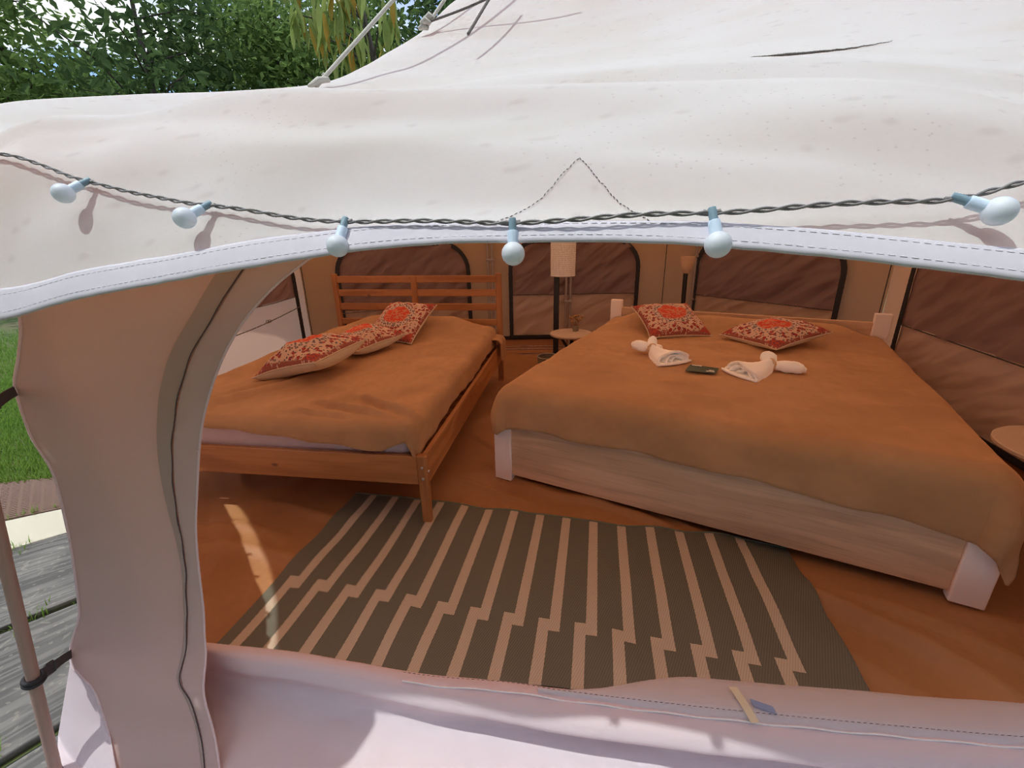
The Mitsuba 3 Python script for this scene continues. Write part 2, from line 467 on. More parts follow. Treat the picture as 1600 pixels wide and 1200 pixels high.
def dashes(path, length=0.006, gap=0.004, r=0.0006):
    seg = np.r_[0, np.cumsum(np.linalg.norm(np.diff(path, axis=0), axis=1))]
    out, s = [], 0.0
    while s + length < seg[-1]:
        a, b = [np.array([np.interp(x, seg, path[:, k]) for k in range(3)]) for x in (s, s + length)]
        out.append(tube([a, (a + b) / 2 , b], [r * .6, r, r * .6], 5))
        s += length + gap
    return trimesh.util.concatenate(out)


for f_ in (0.2, 0.8):
    add('stitching', dashes(on_roof(front, bandw * f_, 0.0041), 0.007, 0.004, 0.0006), 'thread_light', 'ceiling', smooth=False, kind='stuff')
# triangular reinforcement stitched in above the hem
TRI = np.array([[-0.016, 0.590], [0.094, 0.640], [0.164, 0.541]])


def along_roof(pts, off, n=60):
    p = np.asarray(pts, float)
    s = np.r_[0, np.cumsum(np.linalg.norm(np.diff(p, axis=0), axis=1))]
    q = np.stack([np.interp(np.linspace(0, s[-1], n), s, p[:, k]) for k in (0, 1)], -1)
    return q


from scipy.spatial import cKDTree
RTREE = cKDTree(ROOF[..., :2].reshape(-1, 2))


def lift(q, off):
    d, i = RTREE.query(q, k=6)
    wgt = 1 / (d + 1e-4)
    z = (ROOF.reshape(-1, 3)[i, 2] * wgt).sum(1) / wgt.sum(1)
    return np.concatenate([q, z[:, None]], 1) + roof_normal(q[:, 0], q[:, 1]) * off


for a, b in ((0, 1), (1, 2)):
    add('patch_seam', dashes(lift(along_roof(TRI[[a, b]], 0, 50), 0.0015), 0.0045, 0.0025, 0.0006), 'thread_dark', 'ceiling', smooth=True, kind='stuff')
# dark welt of the roof seam at the fold
add('roof_seam', tube(lift(along_roof([[.50, 1.086], [.703, 1.176], [.913, 1.243]], 0, 40), 0.002), np.r_[np.linspace(.0008, .0030, 12), np.linspace(.003, .0006, 28)], 6), 'rope_dark', 'ceiling', smooth=True, label='dark thin welt along the fold of the roof')
# unseen cloth beside the pole, added and shaped to shade the panel and sill
cf = np.array([[-.84, .70, 1.13], [-.91, .585, 1.10], [-1.0, .50, 1.07], [-1.25, .47, 1.03], [-1.41, .55, 1.02], [-1.44, .66, 1.05], [-1.52, .77, 1.07], [-1.46, .86, 1.09], [-1.25, .88, 1.10], [-1.06, .83, 1.10]])
cc = cf.mean(0)
ring = dense(cf, 64)
G = cc + (ring[None] - cc) * np.linspace(0.02, 1, 10)[:, None, None]
G[..., 2] += 0.02 * (1 - np.linspace(0, 1, 10) ** 2)[:, None]
add('added_shade_flap', trimesh.Trimesh(G.reshape(-1, 3), tri(gfaces(10, 64, True)), process=False), 'canvas_roof', 'ceiling', smooth=True)

# ------------------------------------------------------------------ floor and ground
FLOOR = np.array([[-.93, .93], [-.45, .86], [0, .80], [.6, .74], [1.25, .72], [1.55, .80], [2.02, 1.02], [2.375, 1.60], [2.80, 3.3], [1.9, 4.68], [-.2, 4.72], [-2.05, 4.45], [-2.45, 3.2], [-2.15, 2.0], [-1.2, .96]])


RIDGES = [(.05, 2.02, .75, 1.62, .030, .022), (-.22, 2.25, .45, 1.80, .024, .016), (-.05, 2.35, .25, 2.02, .028, .018), (.45, 1.88, .95, 1.52, .022, .014), (-.30, 2.05, .10, 1.86, .02, .014),
          (1.05, 1.32, 1.42, .80, .035, .026), (1.22, 1.26, 1.60, .88, .03, .022), (.86, 1.30, 1.18, .76, .04, .016), (1.5, 1.12, 1.85, 1.02, .03, .02),
          (-1.55, 1.75, -.95, 1.62, .03, .014), (-1.6, 1.62, -.85, 1.50, .025, .012), (-1.3, 1.9, -.75, 1.75, .03, .014)]


def floor_z(x, y):
    p = np.stack([x, y, np.zeros_like(x)], -1)
    f = meshkit.fbm(np.stack([x * 1.4 + y * .7, y * 4.5 - x * 2.2, np.zeros_like(x)], -1), 3, 12) - 0.5
    g = meshkit.fbm(np.stack([x * 9 + y * 3, y * 9 - 4 * x, np.zeros_like(x)], -1), 2, 21) - 0.5
    fold = 0 * x
    for (x0, y0, x1, y1, w_, h_) in RIDGES:
        L_ = math.hypot(x1 - x0, y1 - y0)
        dx, dy = (x1 - x0) / L_, (y1 - y0) / L_
        l_ = (x - x0) * dx + (y - y0) * dy
        n_ = -(x - x0) * dy + (y - y0) * dx + .02 * np.sin(l_ * 9 + x0 * 7)
        fold = fold + h_ * np.exp(-(n_ / w_) ** 2) * smooth01(-.06, .12, l_) * smooth01(L_ + .06, L_ - .12, l_)
    ridge = 1 - np.abs(2 * (meshkit.noise(np.stack([x * 1.2 - y * 1.5, x * 3.2 + y * 2.4, np.zeros_like(x)], -1), 5)) - 1)
    return 0.010 * f + 0.004 * g + 0.014 * smooth01(.62, 1, ridge) + fold


c0 = np.array([.2, 2.7])
seg = np.vstack([FLOOR, FLOOR[:1]])
s_ = np.r_[0, np.cumsum(np.linalg.norm(np.diff(seg, axis=0), axis=1))]
fb = np.stack([np.interp(np.linspace(0, s_[-1], 640, endpoint=False), s_, seg[:, k]) for k in (0, 1)], -1)
FX = c0 + (fb[None] - c0) * (np.linspace(0.002, 1, 190) ** 0.8)[:, None, None]
FZ = floor_z(FX[..., 0], FX[..., 1]) - 0.008
add('floor', trimesh.Trimesh(np.concatenate([FX, FZ[..., None]], -1).reshape(-1, 3), tri(gfaces(190, 640, True))[:, ::-1], process=False), 'floor_sheet', smooth=True, kind='structure',
    label='creased terracotta groundsheet inside the tent')

gx = np.r_[-60, -30, np.linspace(-14, 14, 90), 30, 60]
gy = np.r_[-40, -15, np.linspace(-5, 16, 80), 30, 60]
GX, GY = np.meshgrid(gx, gy)
GZ = -0.05 + 0.02 * (meshkit.fbm(np.stack([GX, GY, GX * 0], -1), 3, 2) - .5)
add('ground', sheet(np.stack([GX, GY, GZ], -1)), 'lawn_soil', smooth=True, kind='structure', label='grassy ground around the tent')

# ------------------------------------------------------------------ walls
def wall_sheet(poly, top, amp=0.006, per=0.03, seed=1, nz=40, bottom=0.0):
    p = np.asarray(poly, float)
    s = np.r_[0, np.cumsum(np.linalg.norm(np.diff(p, axis=0), axis=1))]
    ss = np.unique(np.r_[np.linspace(0, s[-1], int(s[-1] / per) + 1), s])
    q = np.stack([np.interp(ss, s, p[:, k]) for k in (0, 1)], -1)
    zt = top(q, ss)
    t = np.linspace(0, 1, nz)
    z = bottom + (zt[None] - bottom) * t[:, None]
    tang = np.stack([np.interp(ss, (s[1:] + s[:-1]) / 2, np.diff(p[:, k]) / np.diff(s)) for k in (0, 1)], -1)
    tang /= np.linalg.norm(tang, axis=1, keepdims=True)
    nrm = np.stack([-tang[:, 1], tang[:, 0]], -1)
    S = np.broadcast_to(ss[None], z.shape)
    a = (meshkit.fbm(np.stack([S * 2.5 + z * 2.2, z * 3 - S * 1.5, z * 0 + seed], -1), 3, seed) - 0.5) * 2 * amp * np.minimum(1, t[:, None] * 6)
    P = np.concatenate([q[None] + nrm[None] * a[..., None], z[..., None]], -1)
    return sheet(P)


roof_top = lambda q, s: roof(q[:, 0], q[:, 1]) - 0.004
WL1, WL2, WA, WB, WC, WD, WE, WF = (-2.45, 3.2), (-2.15, 2.0), (-2.05, 4.45), (-.2, 4.72), (1.9, 4.68), (2.80, 3.3), (2.375, 1.60), (2.02, 1.02)
# the left front wall sags below the roof edge, so that a sliver of sun falls in between
sag_s = [0, .025, .09, .30, .44, .537, .694, .862, 1.31, 1.56]
sag_z = [.50, .524, .562, .722, .761, .798, .884, .957, 1.068, 1.10]


def left_top(q, s):
    z = np.interp(s, sag_s, sag_z)
    return np.where(s < 1.54, z, np.minimum(roof(q[:, 0], q[:, 1]) - .004, z + (s - 1.54) * 2))


add('wall_left', wall_sheet([(-.98, .97), WL2, WL1, WA], left_top, seed=3), 'canvas_wall_sunlit', smooth=True, kind='structure', label='sunlit canvas wall on the left of the tent')
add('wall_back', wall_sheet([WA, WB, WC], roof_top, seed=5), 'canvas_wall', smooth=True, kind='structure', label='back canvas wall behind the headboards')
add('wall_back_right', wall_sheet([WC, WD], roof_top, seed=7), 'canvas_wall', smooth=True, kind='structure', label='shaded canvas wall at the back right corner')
cloth('canvas_wall_side', (0.70, 0.50, 0.38), WARM, 0.32)  # wall canvas again, colour lightened to lift the dim right side
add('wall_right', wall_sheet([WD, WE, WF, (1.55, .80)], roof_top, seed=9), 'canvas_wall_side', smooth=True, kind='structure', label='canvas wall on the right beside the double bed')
# loops that hold the sagging wall to the roof edge
for s, s2 in ((.24, .30), (.50, .53), (.66, .74), (.98, 1.0), (.10, .20)):
    d_ = np.array([-1.05, 1.10]) / 1.5207
    a = np.array([-.98, .97]) + np.array([-1.17, 1.03]) / 1.5588 * s
    za = np.interp(s, sag_s, sag_z)
    k = np.argmin(np.abs(EDGE[:, 0] - (a[0] - .18)) + (EDGE[:, 1] > 2) * 9 + (EDGE[:, 0] > -1) * 9)
    b = EDGE[k]
    P0 = np.array([a[0], a[1], za])
    add('toggle_loop', tube([P0, P0 + (b - P0) * .12 + [0, 0, .012], P0 + (b - P0) * .22], .005, 6), 'dark_webbing', 'wall_left', smooth=True)

# bathtub floor edge: the groundsheet turned up the wall with its double welt, and the black band above it
def turned_up(poly, name, parent):
    p = np.asarray(poly, float)
    s = np.r_[0, np.cumsum(np.linalg.norm(np.diff(p, axis=0), axis=1))]
    ss = np.linspace(0, s[-1], int(s[-1] / .04) + 2)
    q = np.stack([np.interp(ss, s, p[:, k]) for k in (0, 1)], -1)
    c = np.array([.2, 2.7])
    inw = (c - q) / np.linalg.norm(c - q, axis=1, keepdims=True)
    prof = [(0.09, 0.0), (.05, .004), (.03, .025), (.022, .07), (.018, .145)]
    P = np.array([np.concatenate([q + inw * a, np.full((len(q), 1), b) + (.004 * np.sin(ss * 17 + 3 * b) if b > 0.002 else 0 * ss)[:, None]], 1) for a, b in prof])
    add('groundsheet_upstand', sheet(P), 'floor_sheet', 'floor', smooth=True)
    for h, inn in ((.035, .036), (.062, .030)):
        add('upstand_welt', tube(np.concatenate([q + inw * inn, np.full((len(q), 1), h)], 1), .0035, 6), 'rope_cotton', 'floor', smooth=True)
    B_ = np.array([np.concatenate([q + inw * a, np.full((len(q), 1), b)], 1) for a, b in ((.020, .135), (.026, .138), (.027, .172), (.020, .176))])
    add('floor_band', sheet(B_), 'black_webbing', parent, smooth=30)


turned_up([WL1, WA], 'x', 'wall_left')
turned_up([WA, WB, WC], 'x', 'wall_back')
turned_up([WC, WD], 'x', 'wall_back_right')
turned_up([WD, WE, WF, (1.75, .90)], 'x', 'wall_right')


def window(n, p0, p1, s0, s1, ztop, zseam, label, sag=0.0, seed=0, r=0.28, arch=True, cord=None):
    """A zipped arch window on the wall from p0 to p1, between s0 and s1 along it."""
    p0, p1 = np.array(p0), np.array(p1)
    d = unit(p1 - p0)
    c = np.array([.2, 2.7])
    inw = np.array([-d[1], d[0]])
    if inw @ (c - p0) < 0:
        inw = -inw
    zb = .165
    # outline, up one side, over the arch and down the other
    L = [(s0, zb), (s0, ztop - r)]
    for k in range(1, 9):
        a = np.pi - k / 8 * np.pi / 2
        L.append((s0 + r + r * np.cos(a), ztop - r + r * np.sin(a)))
    for k in range(0, 9):
        a = np.pi / 2 - k / 8 * np.pi / 2
        L.append((s1 - r + r * np.cos(a), ztop - r + r * np.sin(a)))
    L.append((s1, zb))
    L = np.array(L)

    def W(s, z, off):
        q = p0 + d * np.asarray(s)[..., None] + inw * np.asarray(off)[..., None]
        return np.concatenate([q, np.asarray(z)[..., None]], -1)
    # outer edge of the black binding is the outline; inner edge 35 mm inside
    g = shapely.Polygon(L)
    key = f'window_{n}'
    labels[key] = {'label': label, 'kind': 'structure'}
    outer, inner = g.buffer(.012, join_style=1), g.buffer(-.028, join_style=1)
    bind = outer.difference(inner).intersection(shapely.box(s0 - 1, zb, s1 + 1, 9))
    m = trimesh.creation.extrude_polygon(bind, .006, engine='earcut') if bind.geom_type == 'Polygon' else trimesh.util.concatenate([trimesh.creation.extrude_polygon(b, .006, engine='earcut') for b in bind.geoms])
    v = np.array(m.vertices)
    m.vertices = W(v[:, 0], v[:, 1], v[:, 2] + .052)
    if np.linalg.det(np.stack([np.r_[d, 0], [0, 0, 1], np.r_[inw, 0]])) < 0:
        m.invert()
    add('binding', m, 'black_webbing', key, smooth=30)

    def panel(name, z0f, z1f, mat, off, amp, diag, lab=None):
        ns, nz = 60, 30
        ss = np.linspace(s0 + .005, s1 - .005, ns)
        P = []
        for s in ss:
            zt = np.interp(s, L[1:-1, 0], L[1:-1, 1])
            a, b = z0f(s), min(z1f(s), zt)
            z = np.linspace(a, max(b, a + .001), nz)
            P.append(np.stack([np.full(nz, s), z], -1))
        P = np.array(P)
        wv = meshkit.fbm(np.stack([P[..., 0] * 2.0 + diag * P[..., 1] * 2, P[..., 1] * 9 - diag * P[..., 0] * 7, P[..., 0] * 0 + seed], -1), 3, seed) - .5
        edge = np.minimum(1, np.minimum((P[..., 0] - s0), (s1 - P[..., 0])) * 9 + .15)
        M = sheet(W(P[..., 0], P[..., 1], off + amp * wv * edge))
        add(name, M, mat, key, smooth=True, label=lab)
    seamf = lambda s: zseam - sag * math.sin(math.pi * np.clip((s - s0) / (s1 - s0), 0, 1))
    panel('upper_flap', seamf, lambda s: 9, 'canvas_flap', .040, .095, 1.0)
    if n != 1:
        panel('lower_panel', lambda s: zb, seamf, 'canvas_lower', .036, .060, .8)
    ss = np.linspace(s0, s1, 30)
    add('panel_seam', tube(W(ss, np.array([seamf(s) for s in ss]), np.full(30, .050)), .0035, 6), 'dark_webbing', key, smooth=True)
    if cord:
        (a, za), (b, zb2) = cord
        kk = np.linspace(0, 1, 24)
        pts = W(a + (b - a) * kk, za + (zb2 - za) * kk - .02 * np.sin(np.pi * kk), np.full(24, .066))
        add('cord', tube(pts, .004, 6), 'rope_dark', key, smooth=True)
        mid = pts[14]
        for sg in (-1, 1):
            th = np.linspace(0, 2 * np.pi, 16, endpoint=False)
            lp = mid + np.stack([.016 * np.cos(th) * d[0] + sg * .012 * d[0], .016 * np.cos(th) * d[1] + sg * .012 * d[1], .012 * np.sin(th) + .006], -1)
            add('cord_bow', tube(lp, .003, 5, closed=True), 'rope_dark', key, smooth=True)


window(1, WL1, WA, .15, 1.165, 1.00, .70, 'arched window with a pink sunlit panel in the left wall', seed=11, r=.12, sag=.03, cord=((.15, .46), (1.16, .60)))
window(2, WA, WB, .35, 1.645, 1.16, .53, 'arched black-bound window behind the pine headboard', seed=12, cord=((.36, .50), (1.63, .615)))
window(3, WB, WC, .20, 1.52, 1.16, .62, 'arched black-bound window behind the floor lamp', seed=13, sag=.0)
window(4, WC, WD, .06, 1.37, 1.16, .60, 'arched black-bound window behind the head of the double bed', seed=14, sag=.0)
window(5, WD, WE, .335, 1.74, 1.16, .60, 'black-bound window panel in the right wall by the double bed', seed=15, r=.2)

# wall seams and the steel poles along the wall
def seam(p, z0, z1, parent, r=.0035, mat='dark_webbing', off=.03):
    c = unit(np.array([.2, 2.7]) - np.array(p)) * off
    add('vertical_seam', tube([[p[0] + c[0], p[1] + c[1], z] for z in np.linspace(z0, z1, 5)], r, 6), mat, parent, smooth=True)


seam(WA, .17, 1.2, 'wall_back')
seam((1.61, 4.685), .17, 1.2, 'wall_back')
seam(WD, .17, 1.2, 'wall_right')
for p, lab in (((-.20, 4.66), 'grey steel wall pole behind the right end of the pine headboard'), ((.60, 4.62), 'grey steel wall pole just right of the lamp with the woven shade'),
               ((1.90, 4.60), 'grey steel wall pole beside the cream cone lamp')):
    k = thing('wall_pole', lab, 'tent pole', 'steel poles along the tent wall')
    z1 = float(roof(p[0], p[1])) - .01
    for dx in (-.022, .022):
        add('tube', tube([[p[0] + dx, p[1], .0], [p[0] + dx, p[1], z1 / 2], [p[0] + dx, p[1], z1]], .013, 12), 'steel_pole', k, smooth=35)
    for z in (.55, .98):
        add('clamp', cbox([p[0] - .04, p[1] - .018, z - .012], [p[0] + .04, p[1] + .018, z + .012], .004), 'steel_pole', k)

# ------------------------------------------------------------------ front wall panel left of the doorway
zk = np.array([-.05, .0, .059, .16, .204, .229, .328, .452, .587, .745, .843, .949, 1.02, 1.087, 1.25, 1.45])
xl = np.array([-.99, -1.013, -1.042, -1.085, -1.166, -1.177, -1.145, -1.117, -1.091, -1.072, -1.087, -1.08, -1.048, -1.02, -.99, -.98])
zr = np.array([-.05, .0, .074, .171, .27, .383, .542, .704, .834, .954, 1.065, 1.154, 1.211, 1.31, 1.45])
xr = np.array([-.74, -.752, -.78, -.808, -.825, -.814, -.791, -.748, -.706, -.646, -.566, -.470, -.383, -.20, .10])
zs = np.array([-.05, .052, .14, .19, .277, .485, .653, .772, .897, 1.012, 1.109, 1.192, 1.32, 1.45])
xs = np.array([-.77, -.803, -.834, -.872, -.868, -.831, -.813, -.789, -.744, -.679, -.595, -.519, -.36, -.12])
PYZ = PchipInterpolator([-.1, -.05, 0, .059, .16, .204, .229, .33, 1.7], [.69, .71, .737, .774, .818, .858, .876, .90, .90])
FXL, FXR, FXS = PchipInterpolator(zk, xl), PchipInterpolator(zr, xr), PchipInterpolator(zs, xs)


def panel_y(x, z):
    y = PYZ(z)
    y = y + .018 * np.sin((x + 1.2) * 5.0) * smooth01(.1, .6, z)
    return y + .010 * (meshkit.fbm(np.stack([x * 3 - z * 2, z * 2.2 + x, x * 0], -1), 2, 31) - .5)


def col_top(s):
    z = 1.2
    for _ in range(30):
        x = float((1 - s) * FXL(z) + s * FXR(z))
        z = .5 * z + .5 * float(roof(x, .9) - .05)
    return z


sv = np.linspace(0, 1, 46)
tops = np.array([col_top(s) for s in sv])
tv = np.linspace(0, 1, 90)
zz = -.05 + (tops[None] + .05) * tv[:, None]
xx = (1 - sv)[None] * FXL(zz) + sv[None] * FXR(zz)
PAN = np.stack([xx, panel_y(xx, zz), zz], -1)
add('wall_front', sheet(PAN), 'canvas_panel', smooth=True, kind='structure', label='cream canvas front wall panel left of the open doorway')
za = np.linspace(-.05, tops[-1] - .01, 90)
rows = np.array([np.stack([(1 - f) * FXS(za) + f * FXR(za), panel_y((1 - f) * FXS(za) + f * FXR(za), za) - o, za], -1) for f, o in ((0, .001), (.04, .005), (.5, .006), (.97, .006), (1.0, .003), (1.01, -.002))])
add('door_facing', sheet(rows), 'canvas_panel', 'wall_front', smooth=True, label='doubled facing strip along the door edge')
wst = .010 + .042 * smooth01(.35, 1.1, za)
rows = np.array([np.stack([FXS(za) - f * wst, panel_y(FXS(za) - f * wst, za) - o, za], -1) for f, o in ((0, .006), (.5, .006), (.97, .005), (1.0, .001))])
cloth('canvas_shade_band', (0.46, 0.35, 0.31), (0.9, 0.5, 0.3), 0.08)  # shade of the doubled cloth put into a darker colour
add('zip_cover', sheet(rows), 'canvas_shade_band', 'wall_front', smooth=True, label='darker band along the zip')
zw = np.linspace(-.03, tops[-1] - .03, 160)
add('zip', tube(np.stack([FXS(zw) + .0012 * np.sin(zw * 60), panel_y(FXS(zw), zw) - .007, zw], -1), .0011, 6), 'thread_dark', 'wall_front', smooth=True, label='dark zip line along the doorway')
zw = np.linspace(-.05, tops[0] - .01, 90)
add('edge_piping', tube(np.stack([FXL(zw), panel_y(FXL(zw), zw), zw], -1), .0032, 7), 'canvas_door', 'wall_front', smooth=True)
add('door_piping', tube(np.stack([FXR(za), panel_y(FXR(za), za) - .002, za], -1), .003, 7), 'canvas_door', 'wall_front', smooth=True)
# the outer skirt of the side wall, pulled out to the strap and spread on the ground
tip = np.array([-1.172, float(panel_y(np.array(-1.17), np.array(.215))), .215])
ra = np.linspace(0, 1, 30)
right_ = np.stack([FXL(.215 - .265 * ra), panel_y(FXL(.215 - .265 * ra), .215 - .265 * ra) + .004, .215 - .265 * ra], -1)
left_ = np.array([tip + (np.array([-1.256, .832, -.022]) - tip) * k for k in ra])
ext = np.linspace(.05, 1, 14)[:, None]
right_ = right_ + np.array([0, 0, .03]) * ra[:, None] ** 2
right_x = np.vstack([right_, right_[-1] + ext * np.array([.14, -.12, .002])])
left_x = np.vstack([left_, left_[-1] + ext * np.array([.17, -.182, .002])])
hump = np.r_[ra, np.ones(14)]
SK = np.array([left_x * (1 - f) + right_x * f + np.array([0, -.02, .008]) * np.sin(np.pi * f) * hump[:, None] for f in np.linspace(0, 1, 16)])
add('ground_skirt', sheet(SK), 'canvas_door', 'wall_left', smooth=True)
SK2 = np.array([left_ * (1 - f) + f * np.stack([-1.12 - .25 * ra * 0 - .0 * ra, .95 + 0 * ra, .215 - .265 * ra], -1) for f in np.linspace(0, 1, 8)])
add('ground_skirt', sheet(SK2), 'canvas_door', 'wall_left', smooth=True)

RT = np.array([np.stack([FXL(zw) * (1 - f) + f * -.98, panel_y(FXL(zw), zw) * (1 - f) + f * .972, zw], -1) for f in np.linspace(0, 1, 5)])
zcap = np.interp(np.linspace(0, 1, 5), [0, 1], [tops[0], .50])
RT[..., 2] = np.minimum(RT[..., 2], zcap[:, None])
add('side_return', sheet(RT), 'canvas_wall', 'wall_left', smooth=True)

# ------------------------------------------------------------------ doorway sill: the lower door cloth rolled over and spread outwards
xc = np.array([-1.0, -.897, -.656, -.426, -.215, -.015, .096, .295, .585, .861, 1.123, 1.6])
yc = np.array([.965, .945, .915, .869, .831, .810, .790, .760, .722, .690, .662, .63])
CREST = PchipInterpolator(xc, yc)
sx_ = np.linspace(-1.06, 1.55, 160)
over = smooth01(-.50, .15, sx_)
PRF = [(+.075, 0.0, 0), (.06, .02, 0), (.05, .07, 0), (.035, .125, 0), (.012, .148, 0), (-.008, .150, .3), (-.022, .140, .8), (-.030, .122, 1.15), (-.030, .104, 1.25), (-.022, .086, 1.0),
       (-.014, .070, .4), (-.014, .050, -.1), (-.02, .034, -.3), (-.038, .019, -.2), (-.075, .008, 0), (-.13, -.004, 0), (-.22, -.015, 0), (-.34, -.022, 0), (-.46, -.026, 0)]
rows = []
for k, (dy, z, o) in enumerate(PRF):
    y = CREST(np.maximum(sx_, -1.0)) + dy * np.where(dy < 0, .04 + .96 * smooth01(-.98, -.72, sx_), 1.0) - .024 * o * over
    nz_ = meshkit.fbm(np.stack([sx_ * 7, y * 9, sx_ * 0], -1), 3, 44) - .5
    nz2 = meshkit.fbm(np.stack([sx_ * 2.0 + y * 6, y * 22 - sx_ * 9, sx_ * 0], -1), 2, 47) - .5
    zz_ = z + .008 * nz_ + (.016 * nz2 * (k > 12))
    rows.append(np.stack([sx_, y, np.maximum(zz_, -.035)], -1))
SILL = np.array(rows)
t_old, t_new = np.arange(len(rows)), np.linspace(0, len(rows) - 1, 90)
SILL = Akima1DInterpolator(t_old, SILL, axis=0)(t_new)
add('door_1', sheet(SILL, True), 'canvas_door', smooth=True, kind='structure', label='lower door cloth rolled over as a sill across the open doorway')
# gauze screen lying over the inner side of the sill
mx = np.linspace(.05, 1.5, 90)
wd = .015 + .10 * smooth01(.02, .5, mx)
rows = []
for f, h in ((-.22, .132), (0, .160), (.15, .163), (.4, .160), (.7, .150), (.9, .135), (1.0, .125)):
    y = CREST(mx) + f * wd
    rows.append(np.stack([mx, y, h + .006 * (meshkit.fbm(np.stack([mx * 12, y * 20, mx * 0], -1), 3, 52) - .5)], -1))
add('mesh_screen', sheet(np.array(rows)), 'mesh_gauze', 'door_1', smooth=True, label='pale lilac gauze screen laid over the sill')
st = np.linspace(-.30, 1.5, 200)
add('welt', tube(np.stack([st, CREST(st) - .012, .153 + .002 * np.sin(st * 40)], -1), .0022, 6), 'thread_light', 'door_1', smooth=True)
add('stitching', dashes(np.stack([st, CREST(st) + .004, .1655 + 0 * st], -1), .008, .005, .0007), 'thread_dark', 'door_1', smooth=True, kind='stuff')
tp = np.array([[[.548 + .010 * a - .012 * b, CREST(.55) - .02 + .085 * b, .166 + .004 * np.sin(3 * b)] for b in np.linspace(0, 1, 8)] for a in (-1, 1)])
add('tape', slab(tp, .001), 'tape_cream', 'door_1', smooth=30, label='cream tape tab')
lb = np.array([[[.562 + .045 * a, CREST(.57) + .018 + .018 * b - .02 * a, .169] for b in (0, .5, 1)] for a in (0, .5, 1)])
add('cloth_label', slab(lb, .0012), 'label_blue', 'door_1', smooth=30, label='small blue cloth label')

# ------------------------------------------------------------------ front pole, its straps
k = thing('tent_pole', 'brown painted awning pole standing outside at the lower left', 'tent pole')
p0, p1 = np.array([-1.172, .738, -.04]), np.array([-1.03, .797, 1.06])
pd = p1 - p0
add('lower_tube', tube([p0 + pd * t for t in (0, .3, .62)], .0118, 20), 'painted_pole', k, smooth=35)
add('upper_tube', tube([p0 + pd * t for t in (.60, .8, 1.0)], .0128, 20), 'painted_pole', k, smooth=35)
add('end_cap', lathe([(0, -.02), (.014, -.018), (.014, .02), (0, .022)], 16, pd, p0 + [0, 0, .01]), 'black_plastic', k, smooth=30)


def strap(z, target, label):
    c = p0 + pd * ((z - p0[2]) / pd[2])
    k = thing('tension_strap', label, 'strap', 'straps between the wall and the pole')
    ax = unit(pd)
    a = unit(np.cross(ax, [0, 1.0, 0]))
    b = np.cross(ax, a)
    th = np.linspace(0, 2 * np.pi, 28, endpoint=False)
    for o in (-.006, .004):
        add('pole_loop', tube(c + ax * o + .0165 * (np.cos(th)[:, None] * a + np.sin(th)[:, None] * b), .0052, 8, closed=True), 'black_webbing', k, smooth=True)
    e = np.asarray(target, float)
    d = unit(e - c)
    wv = unit(np.array([0, 0, 1.0]) - d * d[2])
    n_ = np.cross(d, wv)
    s0 = c + d * .018
    L = np.linalg.norm(e - s0)
    P = np.array([[s0 + d * L * t + wv * hw * (1 - .15 * t) + n_ * .002 * np.sin(6 * t) for t in np.linspace(0, 1, 10)] for hw in (-.0125, .0125)])
    add('webbing', slab(P, .002), 'dark_webbing', k, smooth=30)
    B = frame(s0 + d * L * .30, d, n_, wv)
    bk = add('buckle', xf(cbox([-.016, -.005, -.016], [.016, .005, .016], .004), B), 'black_plastic', k)
    add('buckle_bar', xf(cbox([.010, -.007, -.013], [.015, .007, .013], .002), B), 'black_plastic', bk)


strap(.285, [-1.172, float(panel_y(np.array(-1.17), np.array(.22))), .225], 'black tension strap with a buckle, tying the foot of the wall to the pole')
strap(.93, [-1.08, float(panel_y(np.array(-1.08), np.array(.94))), .945], 'dark tension strap reaching the wall edge high on the left')

# ------------------------------------------------------------------ rug
ra_ = -.1906
RO, RU, RV = np.array([-.8117, 1.9412, 0.0]), np.array([math.cos(ra_), math.sin(ra_), 0]), np.array([math.sin(ra_), -math.cos(ra_), 0])
far_u = [0, .2, .35, .6, .7, .9, 1.0, 1.2, 1.33, 1.45, 1.6, 1.72, 1.85, 1.976]
far_v = [-.018, -.01, 0, .010, .016, .014, .016, .03, .045, .038, .05, .041, .058, .085]
FV = PchipInterpolator(far_u, far_v)
ru = np.linspace(0, 1.976, 150)
NV = .925 - .085 * ru
v0 = FV(ru)
rt = np.linspace(0, 1, 90)
UU = np.broadcast_to(ru[None], (90, 150))
VV = v0[None] + (NV - v0)[None] * rt[:, None]
wob = (meshkit.noise(np.stack([UU * 7.5, VV * .8, UU * 0], -1), 3) - .4) * .016 * (1 - smooth01(0, .35, VV))
RX = RO + UU[..., None] * RU + VV[..., None] * RV
zf = np.maximum(floor_z(RX[..., 0], RX[..., 1]) - .008, -.004)
# sampled floor is bumpy: the rug rides on its local maximum
from scipy.ndimage import maximum_filter, gaussian_filter
zr_ = gaussian_filter(maximum_filter(zf, 7), 3) + .006 + np.maximum(wob, 0)
RUG = RX.copy()
RUG[..., 2] = zr_
m = slab(RUG, .004)
uv = np.vstack([np.stack([UU.ravel(), VV.ravel()], -1)] * 2)
key = thing('striped_rug', 'dark grey-green rug with stepped pale stripes on the tent floor', 'rug')
add('pile', m, 'rug_weave', key, smooth=True, uv=uv)
pr('rug_binding', (0.14, 0.165, 0.12), .7)
add('edge_binding', tube(RUG[0] + [0, 0, -.001], .005, 6), 'rug_binding', key, smooth=True)

